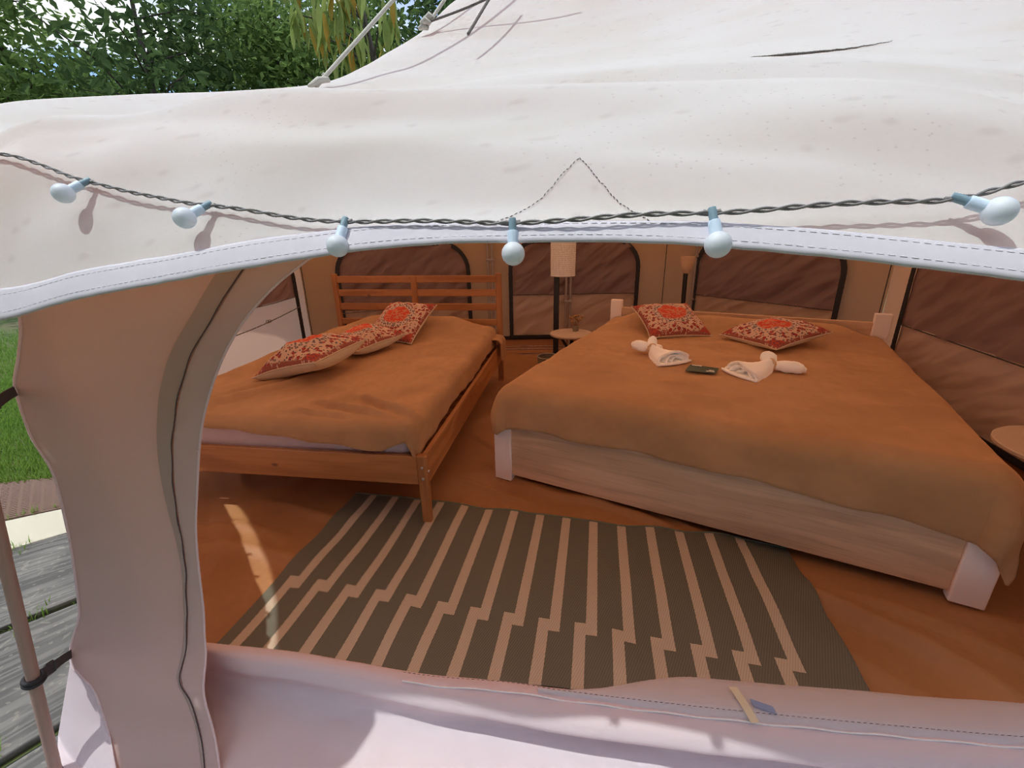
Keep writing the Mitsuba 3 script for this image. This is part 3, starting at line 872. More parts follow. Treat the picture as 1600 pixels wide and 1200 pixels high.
# ------------------------------------------------------------------ single pine bed
SB = np.array([-.3737, 1.6818, 0.0])
sa = 1.4234
SU, SV = np.array([math.cos(sa), math.sin(sa), 0]), np.array([-math.sin(sa), math.cos(sa), 0])
MS = frame(SB, SU, SV)
key = thing('pine_bed', 'pine bed with a slatted headboard on the left of the tent', 'bed')
W_ = 1.49
for i, (y0, y1) in enumerate(((0, .045), (W_ - .045, W_))):
    leg = cbox([0, y0, .013 if i == 0 else .002], [.03, y1, .348], .003)      # the right one stands on the rug
    v = np.array(leg.vertices)
    cy = (y0 + y1) / 2
    v[:, 1] = cy + (v[:, 1] - cy) * (.86 + .14 * np.clip(v[:, 2] / .2, 0, 1))
    leg.vertices = v
    leg_key = wood(leg, MS, 2, 1 + i, 'pine_wood', 'leg', key)
    front_leg = leg_key if i == 0 else front_leg
    wood(cbox([2.04, y0, .002], [2.075, y1, .93], .003), MS, 2, 4 + i, 'pine_wood', 'headboard_post', key)
wood(cbox([.004, .045, .205], [.026, W_ - .045, .343], .003), MS, 1, 8, 'pine_wood', 'foot_rail', key)
for i, (y0, y1) in enumerate(((.004, .026), (W_ - .026, W_ - .004))):
    wood(cbox([.03, y0, .205], [2.04, y1, .350], .003), MS, 0, 10 + i, 'pine_wood', 'side_rail', key)
for i, (z0, z1) in enumerate(((.855, .912), (.742, .798), (.622, .680), (.495, .548))):
    wood(cbox([2.045, .045, z0], [2.066, W_ - .045, z1], .003), MS, 1, 14 + i, 'pine_wood', 'headboard_slat', key)
wood(cbox([2.038, .725, .622], [2.062, .775, .912], .003), MS, 2, 20, 'pine_wood', 'headboard_upright', key)
wood(cbox([2.04, .045, .20], [2.062, W_ - .045, .33], .003), MS, 1, 21, 'pine_wood', 'head_rail', key)
for i in range(18):
    u0 = .08 + i * .108
    wood(cbox([u0, .026, .275], [u0 + .06, W_ - .026, .29], .002), MS, 1, 30 + i, 'pine_wood', 'bed_slat', key)
for z in (.292, .238):
    add('bolt', xf(lathe([(0, 0), (.0075, 0), (.006, .004), (0, .005)], 12), frame(SB + SU * 0 + SV * .022 + [0, 0, z], SV, np.array([0, 0, 1.0]), -SU)), 'bolt_steel', front_leg)
add('bolt', xf(lathe([(0, 0), (.0065, 0), (.005, .004), (0, .005)], 12), frame(SB + SU * .016 + [0, 0, .27], SU, np.array([0, 0, 1.0]), -SV)), 'bolt_steel', front_leg)


def rounded(lo, hi, r, M, n=5):
    import manifold3d as m3
    c = [m3.Manifold.sphere(r, 24).translate([x, y, z]) for x in (lo[0] + r, hi[0] - r) for y in (lo[1] + r, hi[1] - r) for z in (lo[2] + r, hi[2] - r)]
    h = m3.Manifold.batch_hull(c).to_mesh()
    return xf(trimesh.Trimesh(h.vert_properties[:, :3], h.tri_verts, process=False), M)


key = thing('mattress', 'mattress in a lilac sheet on the pine bed', 'mattress')
add('core', rounded((.045, .09, .292), (2.02, W_ - .06, .462), .04, MS), 'sheet_lilac', key, smooth=50)


def drape_axis(e, r):
    q = r * np.pi / 2
    ang = np.clip(e / r, 0, np.pi / 2)
    out = np.where(e < q, r * np.sin(ang), r)
    drop = np.where(e < q, r * (1 - np.cos(ang)), r + (e - q))
    return np.where(e > 0, out, e), np.where(e > 0, drop, 0)


def drape(a_edges, b_edges, over, z0, r, na, nb, bumps, fold, seed):
    """A cloth over a box: a along the bed, b across. over(side, t) gives how far it hangs past each edge; returns the grid in bed coordinates."""
    a0, a1 = a_edges
    b0, b1 = b_edges
    ta, tb = np.linspace(0, 1, na), np.linspace(0, 1, nb)
    P = np.zeros((na, nb, 3))
    Bn = b0 + (b1 - b0) * tb
    An = a0 + (a1 - a0) * ta
    lo_a = over('foot', (Bn - b0) / (b1 - b0))
    hi_a = over('head', (Bn - b0) / (b1 - b0))
    lo_b = over('b0', (An - a0) / (a1 - a0))
    hi_b = over('b1', (An - a0) / (a1 - a0))
    A = (a0 - lo_a)[None] + (a1 - a0 + lo_a + hi_a)[None] * ta[:, None]
    Bv = (b0 - lo_b)[:, None] + (b1 - b0 + lo_b + hi_b)[:, None] * tb[None]
    ea = np.where(A < a0, a0 - A, np.where(A > a1, A - a1, 0))
    eb = np.where(Bv < b0, b0 - Bv, np.where(Bv > b1, Bv - b1, 0))
    E = np.hypot(ea, eb)
    out, drop = drape_axis(E, r)
    ca, cb = ea / np.maximum(E, 1e-9), eb / np.maximum(E, 1e-9)
    sa_, sb_ = np.sign(A - (a0 + a1) / 2), np.sign(Bv - (b0 + b1) / 2)
    along = np.where(cb > ca, A, Bv) * 1.0
    f = fold(along, ca, cb, np.where(ea > 0, sa_, 0), np.where(eb > 0, sb_, 0))
    push = out + f * smooth01(0.01, .22, drop)
    a = np.clip(A, a0, a1) + sa_ * ca * push
    b = np.clip(Bv, b0, b1) + sb_ * cb * push
    z = z0 - drop + bumps(a, b) * (1 - smooth01(.0, .10, drop))
    return np.stack([a, b, z], -1)


def s_over(side, t):
    return {'foot': np.interp(t, [0, .03, .09, .16, .3, .5, .75, 1], [.135, .15, .10, .145, .125, .09, .055, .035]) + .004 * np.sin(t * 40), 'head': 0 * t, 'b0': .155 + .012 * np.sin(t * 14), 'b1': .13 + 0 * t}[side]


def s_bump(a, b):
    pil = .13 * np.exp(-((a - 1.80) / .24) ** 2) * smooth01(.02, .40, b) * smooth01(1.46, 1.0, b)
    w_ = .012 * (meshkit.fbm(np.stack([a * 2.5, b * 4, a * 0], -1), 3, 61) - .5) + .006 * (meshkit.fbm(np.stack([a * 9 + b * 4, b * 10, a * 0], -1), 2, 63) - .5)
    fx = np.zeros_like(a)
    for (ca_, cb_, ang, L, wd_, h) in ((.16, .40, 1.25, .22, .018, .020), (.20, .24, 1.05, .22, .020, .024), (.10, .52, 1.5, .16, .015, .014), (.35, 1.0, 2.6, .35, .03, .016), (.25, 1.15, 2.7, .35, .02, .014)):
        da, db = a - ca_, b - cb_
        l_, n_ = da * math.cos(ang) + db * math.sin(ang), -da * math.sin(ang) + db * math.cos(ang)
        fx += 1.7 * h * np.exp(-(n_ / wd_) ** 2) * np.exp(-(l_ / L) ** 4)
    return pil + w_ * 2 + fx


def s_fold(t, ca, cb, sa_, sb_):
    return .010 * ca + .012 * np.sin(t * 23 + 1.0) * ca + .006 * np.sin(t * 31) * cb


BL = drape((.055, 1.99), (.092, W_ - .05), s_over, .482, .045, 150, 120, s_bump, s_fold, 3)
BLw = SB + BL[..., :1] * SU + BL[..., 1:2] * SV + BL[..., 2:] * np.array([0, 0, 1.0])
key = thing('blanket', 'caramel fleece blanket spread over the pine bed', 'blanket')
add('cover', slab(BLw, -.006), 'blanket_fleece', key, smooth=True)
# its loose corner, thrown over the side rail by the headboard
cn = []
for a in np.linspace(0, 1, 16):
    row = []
    for b in np.linspace(0, 1, 24):
        x = 1.78 + .24 * a
        s = b * .24
        y = .10 - min(s, .125) - .012 * math.sin(a * 7) * b
        z = .476 - .055 * smooth01(0, .06, s) + .0 * a
        z = z - max(0, s - .10) * 1.15 + .010 * math.sin(a * 9 + b * 3) * b
        row.append([x - .05 * b * a, y, z + .004])
    cn.append(row)
cn = np.array(cn)
cw = SB + cn[..., :1] * SU + cn[..., 1:2] * SV + cn[..., 2:] * np.array([0, 0, 1.0])
add('loose_corner', slab(cw, .006), 'blanket_fleece', key, smooth=True)

# ------------------------------------------------------------------ cushions
def cushion(label, centre, ux, uy, size, th, print_mat, seed, sag=0.0, group='medallion cushions on the beds'):
    """ux, uy: directions of the two sides; the printed face looks along ux x uy."""
    ux = unit(ux)
    uy = unit(np.asarray(uy, float) - ux * (np.asarray(uy) @ ux))
    un = np.cross(ux, uy)
    n = 45
    g = np.sin(np.linspace(-np.pi / 2, np.pi / 2, n))
    U, V = np.meshgrid(g, g, indexing='ij')
    h = ((1 - U ** 2) * (1 - V ** 2))
    h = np.maximum(h, 0) ** .42
    X = size / 2 * U * (1 - .09 * (1 - V ** 2) * np.abs(U) ** 2)
    Y = size / 2 * V * (1 - .09 * (1 - U ** 2) * np.abs(V) ** 2)
    wr = (meshkit.fbm(np.stack([U * 2.2, V * 2.2, U * 0 + seed], -1), 3, seed) - .5)
    bend = -sag * (U ** 2) + .02 * wr
    key = thing('cushion', label, 'cushion', group)
    for nm, sg, mat, tk in (('front_cover', 1, print_mat, th), ('back_cover', -1, 'cushion_back', th * .75)):
        D = sg * tk / 2 * h * (1 + .35 * wr) + bend * np.minimum(1, h + .3)
        P = np.asarray(centre, float) + X[..., None] * ux + Y[..., None] * uy + D[..., None] * un
        add(nm, sheet(P, sg < 0), mat, key, smooth=True, uv=np.stack([U.ravel(), V.ravel()], -1))
    e = np.r_[np.stack([g, -np.ones(n)], -1), np.stack([np.ones(n), g], -1)[1:], np.stack([g[::-1], np.ones(n)], -1)[1:], np.stack([-np.ones(n), g[::-1]], -1)[1:-1]]
    xe = size / 2 * e[:, 0] * (1 - .09 * (1 - e[:, 1] ** 2) * np.abs(e[:, 0]) ** 2)
    ye = size / 2 * e[:, 1] * (1 - .09 * (1 - e[:, 0] ** 2) * np.abs(e[:, 1]) ** 2)
    be = -sag * e[:, 0] ** 2 + .02 * (meshkit.fbm(np.stack([e[:, 0] * 2.2, e[:, 1] * 2.2, e[:, 0] * 0 + seed], -1), 3, seed) - .5)
    P = np.asarray(centre, float) + xe[:, None] * ux + ye[:, None] * uy + (be * .3)[:, None] * un
    add('piping', tube(P, .004, 6, closed=True), 'cushion_back', key, smooth=True)
    return key


def sb(a, b, z):
    return SB + SU * a + SV * b + np.array([0, 0, z])


zup = np.array([0, 0, 1.0])


def tilt(d, h, deg):
    """direction h turned up by deg degrees"""
    return unit(np.asarray(h) * math.cos(math.radians(deg)) + zup * math.sin(math.radians(deg)))


cushion('cushion with a red medallion, propped nearest the pine headboard', sb(1.56, .70, .615), -SV * .95 - SU * .25, tilt(0, SU * .95 - SV * .25, 30), .43, .16, 'cushion_print', 71)
cushion('red patterned cushion lying in the middle of the row of three on the pine bed', sb(1.19, .845, .563), tilt(0, -SV * .9 - SU * .42, 5), tilt(0, SU * .9 - SV * .42, 4), .43, .19, 'cushion_print', 72, .03)
cushion('front cushion of the three on the pine bed, showing its beige back', sb(.68, .90, .590), tilt(0, -SV * .985 - SU * .17, 15), tilt(0, SU * .985 - SV * .17, 3), .46, .21, 'cushion_print_dark', 73, .04)

# ------------------------------------------------------------------ double bed
DB = np.array([-.1003, 2.0839, 0.0])
da_ = 1.068
DU, DV = np.array([math.cos(da_), math.sin(da_), 0]), np.array([math.sin(da_), -math.cos(da_), 0])
MD = frame(DB, DU, -DV)           # right-handed: local y is minus the across direction


def dbox(lo, hi, b=.004):
    return cbox([lo[0], -hi[1], lo[2]], [hi[0], -lo[1], hi[2]], b)


key = thing('double_bed', 'double bed with white posts and an oak-look board on the right of the tent', 'bed')
DWd = 1.93
for i, (y0, y1) in enumerate(((0, .097), (DWd - .097, DWd))):
    add('foot_post', xf(dbox([0, y0, .001], [.05, y1, .40]), MD), 'white_paint', key, label='white foot post')
    add('head_post', xf(dbox([2.02, y0, .001], [2.07, y1, .675]), MD), 'white_paint', key, label='white head post')
wood(dbox([.012, .097, .035], [.034, DWd - .097, .395]), MD, 1, 2, 'oak_laminate', 'foot_board', key, label='oak-look foot board')
for i, (y0, y1) in enumerate(((.02, .042), (DWd - .042, DWd - .02))):
    wood(dbox([.05, y0, .12], [2.02, y1, .395]), MD, 0, 5 + i, 'oak_laminate', 'side_board', key)
wood(dbox([2.03, .097, .22], [2.052, DWd - .097, .615]), MD, 1, 9, 'oak_laminate', 'headboard_panel', key, label='oak-look headboard panel')
for i in range(16):
    u0 = .10 + i * .12
    wood(dbox([u0, .042, .29], [u0 + .07, DWd - .042, .305], .002), MD, 1, 40 + i, 'oak_laminate', 'bed_slat', key)
key = thing('mattress', 'mattress hidden under the blanket of the double bed', 'mattress')
add('core', rounded((.045, -DWd + .05, .306), (2.015, -.05, .505), .05, MD), 'sheet_lilac', key, smooth=50)


def d_over(side, t):
    foot = np.interp(t, [0, .05, .12, .3, .5, .65, .8, .92, 1], [.225, .26, .235, .235, .235, .255, .28, .31, .33])
    return {'foot': foot + .006 * np.sin(t * 30), 'head': 0 * t, 'b0': .19 + .02 * np.sin(t * 9), 'b1': .26 + .03 * np.sin(t * 8)}[side]


def d_bump(a, b):
    w_ = .030 * (meshkit.fbm(np.stack([a * 1.3, b * 1.6, a * 0], -1), 2, 81) - .5) + .016 * (meshkit.fbm(np.stack([a * 5 - b * 1.5, b * 1.8, a * 0], -1), 3, 83) - .5) + .006 * (meshkit.fbm(np.stack([a * 14, b * 6, a * 0], -1), 2, 85) - .5)
    return w_ + .085 * np.exp(-((a - 1.86) / .24) ** 2) * smooth01(.05, .3, b) * smooth01(1.85, 1.6, b)


def d_fold(t, ca, cb, sa_, sb_):
    foot = .016 + .006 * np.sin(t * 13 + .6) + .004 * np.sin(t * 29 + 2) + .004 * np.sin(t * 7)
    side = .016 + .012 * np.sin(t * 15) + .006 * np.sin(t * 33 + 1)
    corner = .035 * np.clip(2 * ca * cb, 0, 1)
    return foot * ca + side * cb + corner


DL = drape((.07, 2.0), (.085, DWd - .085), d_over, .522, .075, 190, 200, d_bump, d_fold, 5)
DLw = DB + DL[..., :1] * DU + DL[..., 1:2] * DV + DL[..., 2:] * zup
key = thing('blanket', 'caramel fleece blanket covering the double bed and hanging over its foot', 'blanket')
add('cover', slab(DLw[:, ::-1], -.006), 'blanket_fleece', key, smooth=True)
hem_e = DLw[0]
add('hem', tube(hem_e + [0, 0, .002], .0055, 6), 'blanket_fleece', key, smooth=True)


def db(a, b, z):
    return DB + DU * a + DV * b + np.array([0, 0, z])


cushion('cushion with a bright red medallion on the left of the double bed', db(1.56, .575, .618), DV * .84 + DU * .54, tilt(0, DU * .84 - DV * .54, 20), .44, .16, 'cushion_print', 75)
cushion('cushion with a faded pink medallion lying cornerwise on the right of the double bed', db(1.46, 1.23, .60), DV * .74 - DU * .67, tilt(0, DU * .74 + DV * .67, 8), .44, .15, 'cushion_print_dark', 76)


# ------------------------------------------------------------------ towels tied like bows, and a card
def towel(label, c, fan_dir, ear_dirs, flip):
    key = thing('folded_towel', label, 'towel', 'tied white towels on the double bed')
    c = np.asarray(c, float)
    f = unit(fan_dir)
    s = np.cross(zup, f)
    # the body: cloth rolled into a flattened cone that opens away from the tie, with two more turns showing in its mouth
    def P_at(r, x, z):
        return c + f * r + s * x + zup * z

    for lay, (w0, w1, h0, h1, r0, r1, th) in enumerate(((.022, .108, .062, .066, .0, .205, .013), (.020, .080, .046, .046, .05, .212, .010), (.014, .048, .030, .026, .07, .196, .009))):
        n, m = 40, 24
        G_ = np.zeros((n, m, 3))
        for i, a_ in enumerate(np.linspace(-.12, np.pi + .12 + .25 * (lay == 2), n)):
            for j, t in enumerate(np.linspace(0, 1, m)):
                w_ = w0 + (w1 - w0) * t ** .85
                h_ = (h0 + (h1 - h0) * t) * (1 - .22 * math.sin(math.pi * t)) + .004 * math.sin(5 * a_ + 3 * lay) * t
                lip = .016 * math.sin(2 * a_ + lay) * t ** 3
                G_[i, j] = P_at(r0 + (r1 - r0) * t + lip - .02 * abs(math.cos(a_)) * t, w_ * math.cos(a_) + .012 * lay * t, .004 + max(h_ * math.sin(a_), -.002) + .0015 * lay)
        add('rolled_fold', slab(G_, th), 'towel_cotton', key, smooth=True)
    n, m = 24, 22
    G_ = np.zeros((n, m, 3))
    for i, u_ in enumerate(np.linspace(-1, 1, n)):
        for j, t in enumerate(np.linspace(0, 1, m)):
            G_[i, j] = P_at(.232 * t - .03 * u_ * u_ * t, (.02 + .098 * t ** .85) * u_, .003 + .010 * smooth01(.86, 1, t) * (1 - u_ * u_ * .5))
    add('under_fold', slab(G_[::-1], .011) if np.cross(f, s)[2] < 0 else slab(G_, -.011), 'towel_cotton', key, smooth=True)
    for e, ln, wd, el in ear_dirs:
        e = unit(e)
        t = np.linspace(0, 1, 18)
        path = c + e[None] * (ln * t)[:, None] + zup * (.045 + el * t ** 1.2 - .02 * t * (el < .02))[:, None]
        rad = wd * (.38 + .72 * np.sin(np.pi * np.clip(t * .86 + .02, 0, 1)) ** .8) * np.where(t > .93, .7, 1)
        me = tube(path, rad, 16)
        v = np.array(me.vertices)
        n_ = meshkit.fbm(v * 28, 2, 5) - .5
        v[:, 2] = c[2] + .006 + (v[:, 2] - c[2] - .006) * .80
        v[:, 2] = np.maximum(v[:, 2], c[2] + .003)
        v += (n_ * .014)[:, None] * unit([.3, .3, 1])
        me.vertices = v
        add('ear', me, 'towel_cotton', key, smooth=True)
    th = np.linspace(0, 2 * np.pi, 22, endpoint=False)
    add('tie', tube(c + .030 * np.cos(th)[:, None] * s + (.028 * np.sin(th) + .036)[:, None] * zup, .006, 8, closed=True), 'tie_band', key, smooth=True)


zt = .535
towel('white towel tied with a band, left of the card on the double bed', db(.87, .595, zt), DV * .78 - DU * .62, ((-DV * .9 + DU * .15, .125, .036, .02), (-DV * .2 + DU * 1.0, .10, .026, .06), (DV * .45 + DU * .9, .085, .026, .01)), 0)
towel('white towel tied with a band, right of the card on the double bed', db(.80, 1.215, zt), -DV * .70 - DU * .72, ((DV * .98 + DU * .10, .16, .036, .0), (-DV * .3 + DU * .95, .075, .036, .055)), 1)
key = thing('leaflet', 'small dark green printed card lying between the two towels', 'card')
cv = np.array([[db(.605 + .115 * i, .825 + .145 * j + .01 * i, .541 + .004 * math.sin(2 * i + j)) for j in np.linspace(0, 1, 6)] for i in np.linspace(0, 1, 5)])
ck = add('sheet', slab(cv[:, ::-1], .0015), 'paper_card', key, smooth=30)
for (i0, i1, j0, j1) in ((.80, .93, .08, .42), (.10, .20, .68, .95), (.28, .36, .74, .92)):
    pv = np.array([[db(.605 + .115 * i, .825 + .145 * j + .01 * i, .5435 + .004 * math.sin(2 * i + j)) for j in np.linspace(j0, j1, 4)] for i in np.linspace(i0, i1, 4)])
    add('print_block', slab(pv[:, ::-1], .0006), 'paper_white', ck, smooth=30)

# ------------------------------------------------------------------ lamps, side tables, bin
key = thing('floor_lamp', 'black floor lamp with a pale woven shade between the two beds', 'floor lamp')
lx, ly = .425, 4.10
add('base', lathe([(0, .0), (.12, 0), (.125, .008), (.12, .02), (.03, .03), (0, .031)], 32, None, (lx, ly, .002)), 'lamp_black', key)
add('pole', cbox([lx - .025, ly - .012, .02], [lx + .025, ly + .012, .90], .005), 'lamp_black', key)
ang = np.linspace(0, 2 * np.pi, 49)
prof = np.array([(.104, .862), (.110, .865), (.112, 1.16), (.106, 1.165)])
SHP = np.stack([lx + .055 + prof[:, None, 0] * np.cos(ang), ly + prof[:, None, 0] * np.sin(ang), np.broadcast_to(prof[:, None, 1], (4, 49))], -1)
uvs = np.stack([np.broadcast_to(ang[None] / (2 * np.pi) * 1.9, (4, 49)), np.broadcast_to((prof[:, 1:2] - .86) * 4.4, (4, 49))], -1).reshape(-1, 2)
shk = add('shade', sheet(SHP), 'shade_fabric', key, smooth=True, uv=uvs, label='pale woven lamp shade')
add('shade_ring', tube(np.stack([lx + .055 + .108 * np.cos(ang[:-1]), ly + .108 * np.sin(ang[:-1]), np.full(48, .862)], -1), .004, 6, closed=True), 'rope_cotton', shk, smooth=True)
add('neck', cbox([lx - .02, ly - .008, .88], [lx + .06, ly + .008, .90], .003), 'lamp_black', key)

key = thing('floor_lamp', 'dark floor lamp with a small cream cone shade behind the double bed', 'floor lamp')
qx, qy = 1.64, 4.22
add('base', lathe([(0, 0), (.11, 0), (.112, .01), (.02, .02), (0, .021)], 32, None, (qx, qy, .002)), 'lamp_black', key)
add('pole', tube([[qx + .02 * (1 - t), qy, .02 + .83 * t] for t in np.linspace(0, 1, 6)], np.linspace(.017, .021, 6), 12), 'lamp_black', key, smooth=35)
add('shade', lathe([(.018, .845), (.040, .88), (.058, .93), (.066, 1.0), (.063, 1.0), (.055, .93), (.037, .883), (.010, .85)], 32, None, (qx + .005, qy, 0)), 'shade_cream', key, smooth=40, label='cream cone shade')


def side_table(label, cx, cy, h, r, mats, nleg=3, rot=0.3, tall=None):
    key = thing('side_table', label, 'side table')
    add('top', lathe([(0, h - .022), (r - .012, h - .022), (r, h - .014), (r, h - .004), (r - .004, h), (0, h)], 48, None, (cx, cy, 0)), mats[0], key, smooth=30)
    for i in range(nleg):
        a = rot + i * 2 * np.pi / nleg
        d = np.array([math.cos(a), math.sin(a), 0])
        p, q = np.array([cx, cy, 0]) + d * r * .95, np.array([cx, cy, 0]) - d * r * .55
        t = tall if tall and i == 0 else h - .022
        lo = p + [0, 0, .002]
        hi = q + [0, 0, t]
        ax = unit(hi - lo)
        sdv = unit(np.cross(ax, d))
        M = frame(lo, sdv, np.cross(ax, sdv), ax)
        add('leg', xf(cbox([-.014, -.009, .012], [.014, .009, np.linalg.norm(hi - lo) - .006], .003), M), mats[1], key)
    return key


pr('table_birch', (0.54, 0.41, 0.30), .45)
side_table('round pale side table between the lamp and the double bed', .50, 3.60, .445, .175, ('table_birch', 'lamp_black'))
side_table('round side table on black legs at the right edge, beside the double bed', 1.96, 1.34, .50, .225, ('table_birch', 'lamp_black'), 3, 2.75)
key = thing('dried_flowers', 'small bunch of dried brown flowers on the round side table', 'flowers')
fx, fy = .545, 3.66
add('pot', lathe([(0, 0), (.022, 0), (.028, .03), (.024, .05), (.020, .05), (.02, .01), (0, .008)], 20, None, (fx, fy, .445)), 'bin_weave', key, smooth=35)
for i in range(14):
    a, ln = rng.uniform(0, 6.28), rng.uniform(.02, .055)
    tipp = np.array([fx + ln * math.cos(a), fy + ln * math.sin(a), .445 + rng.uniform(.08, .13)])
    stk = add('stem', tube([[fx, fy, .46], (np.array([fx, fy, .46]) + tipp) / 2 + [0, 0, .01], tipp], .0015, 5), 'dried_flower', key, smooth=True)
    s = trimesh.creation.icosphere(1, .011)
    s.vertices = s.vertices * (1 + .4 * (meshkit.noise(np.array(s.vertices) * 160 + i, 3) - .5))[:, None] + tipp
    add('flower_head', s, 'dried_flower', stk, smooth=True)
key = thing('waste_bin', 'small dark woven bin on the floor by the foot of the lamp', 'bin')
bxp = (.335, 3.90)
add('body', lathe([(0, .003), (.075, .003), (.085, .01), (.098, .16), (.094, .16), (.08, .014), (0, .012)], 36, None, (*bxp, 0)), 'bin_weave', key, smooth=35)
th = np.linspace(0, 2 * np.pi, 36, endpoint=False)
pr('bin_rim', (.36, .33, .27), .6)
add('rim', tube(np.stack([bxp[0] + .097 * np.cos(th), bxp[1] + .097 * np.sin(th), np.full(36, .163)], -1), .006, 8, closed=True), 'bin_rim', key, smooth=True)

# ------------------------------------------------------------------ string of globe lights along the awning
SX = np.array([[-1.0, .85], [-.90, .833], [-.845, .827], [-.757, .808], [-.647, .761], [-.537, .728], [-.42, .682], [-.315, .656], [-.214, .630], [-.112, .605], [.008, .573], [.094, .551], [.162, .538], [.224, .526], [.293, .518], [.351, .513], [.416, .510], [.466, .507], [.511, .512], [.557, .518], [.66, .53], [.85, .55]])
ss = np.r_[0, np.cumsum(np.linalg.norm(np.diff(SX, axis=0), axis=1))]
sq = np.linspace(0, ss[-1], 900)
sxy = Akima1DInterpolator(ss, SX)(sq)
base = lift(sxy, 0.0)
from scipy.ndimage import gaussian_filter1d
base = gaussian_filter1d(base, 6, axis=0, mode='nearest')
nrm = roof_normal(sxy[:, 0], sxy[:, 1])
SOCK = np.array([-.852, -.647, -.42, -.214, .008, .224, .466])
isock = [int(np.argmin(np.abs(sxy[:, 0] - x))) for x in SOCK]
slackness = np.zeros(len(sq))
for a, b in zip(isock[:-1], isock[1:]):
    t = (np.arange(a, b) - a) / (b - a)
    slackness[a:b] = np.sin(np.pi * t)
gap = .0085 + .006 * np.interp(sxy[:, 0], [-1, -.3, .0, .25, .6], [.2, .1, .2, 1.3, 1.6]) + .003 * slackness
tang = np.gradient(base, axis=0)
tang /= np.linalg.norm(tang, axis=1, keepdims=True)
side = np.cross(nrm, tang)
core = base + nrm * gap[:, None]
core = gaussian_filter1d(core, 8, axis=0, mode='nearest')
key = thing('string_light_cable', 'twisted grey cable of the string lights along the awning edge', 'cable')
for ph in (0, np.pi):
    a = sq * 2 * np.pi / .056 + ph
    wire = core + .0018 * (np.cos(a)[:, None] * nrm + np.sin(a)[:, None] * side)
    add('wire', tube(wire, .0015, 8), 'cable_grey', key, smooth=True)
where = ['cut off by the left edge of the picture', 'whole one nearest the left end of the awning', 'between the leftmost whole globe and the one above the pine headboard', 'hanging above the left end of the pine headboard', 'in the middle, in front of the lamp with the woven shade',
         'hanging over the double bed in front of the cream cone lamp', 'the large nearest one at the far right of the awning']
# the way each globe points: mostly down, the outer ones swung out over the canvas
POINT = [(-.75, -.55, -.5), (-.55, -.75, -.55), (-.55, -.75, -.50), (-.18, -.55, -.82), (.0, -.30, -.95), (.08, -.45, -.90), (.80, -.55, -.40)]
for i, (ki, wh, pt) in enumerate(zip(isock, where, POINT)):
    key = thing('globe_light', f'white globe light bulb {wh}', 'light bulb', 'globe lights along the awning')
    d = unit(pt)
    c = core[ki] + nrm[ki] * .002
    add('socket', lathe([(0, -.004), (.0042, -.004), (.0046, .0), (.0046, .012), (.0038, .014), (0, .014)], 18, d, c), 'socket_plastic', key, smooth=35)
    add('neck', lathe([(.0, .011), (.0062, .011), (.0066, .014), (.0064, .026), (0, .027)], 20, d, c), 'bulb_neck', key, smooth=35)
    R_ = .0140
    prof = [(R_ * math.sin(t), .024 + R_ - R_ * math.cos(t)) for t in np.linspace(.0, np.pi, 26)]
    add('globe', lathe(prof, 36, d, c), 'bulb_globe', key, smooth=True)
    lp = core[ki] + nrm[ki] * .0005
    tw = [lp + tang[ki] * o * .009 + side[ki] * .0015 * abs(o) for o in (-1, -.4, .4, 1)]
    add('wire_joint', tube(tw, .0026, 8), 'cable_grey', key, smooth=True)

# ------------------------------------------------------------------ guy ropes on the roof
def rope(name, a, b, r, mat, label, sag=.0, n=20):
    a, b = np.array(a, float), np.array(b, float)
    t = np.linspace(0, 1, n)
    P = a + (b - a) * t[:, None]
    P[:, 2] -= sag * np.sin(np.pi * t)
    k = thing(name, label, 'rope', 'guy ropes on the roof')
    add('line', tube(P, r, 8), mat, k, smooth=True)
    return k


k = rope('guy_rope', (-.570, 1.545, 1.672), (.18, 2.55, 2.86), .0062, 'rope_cotton', 'thick pale guy rope rising from the roof fold on the left')
add('knot', tube([[-.585, 1.53, 1.668], [-.56, 1.55, 1.69], [-.545, 1.58, 1.70], [-.555, 1.575, 1.715]], [.006, .010, .010, .005], 8), 'rope_cotton', k, smooth=True)
k = rope('guy_rope', (-.305, 2.10, 2.02), (-.13, 2.30, 2.32), .007, 'rope_cotton', 'short pale rope knotted on the slope of the roof')
for q in ((-.31, 2.09, 2.025), (-.295, 2.105, 2.045), (-.32, 2.10, 2.01)):
    add('knot', tube([np.array(q) + [-.02, 0, 0], np.array(q) + [0, -.005, .008], np.array(q) + [.02, 0, .0]], [.006, .014, .006], 8), 'rope_cotton', k, smooth=True)
rope('guy_rope', (-.300, 2.095, 2.03), (.22, 2.02, 2.20), .0045, 'rope_dark', 'thin dark rope running up to the right across the roof', .02)
rope('guy_rope', (-.125, 1.80, 1.885), (.01, 2.10, 2.19), .005, 'rope_dark', 'thin dark rope running straight up the middle of the roof')

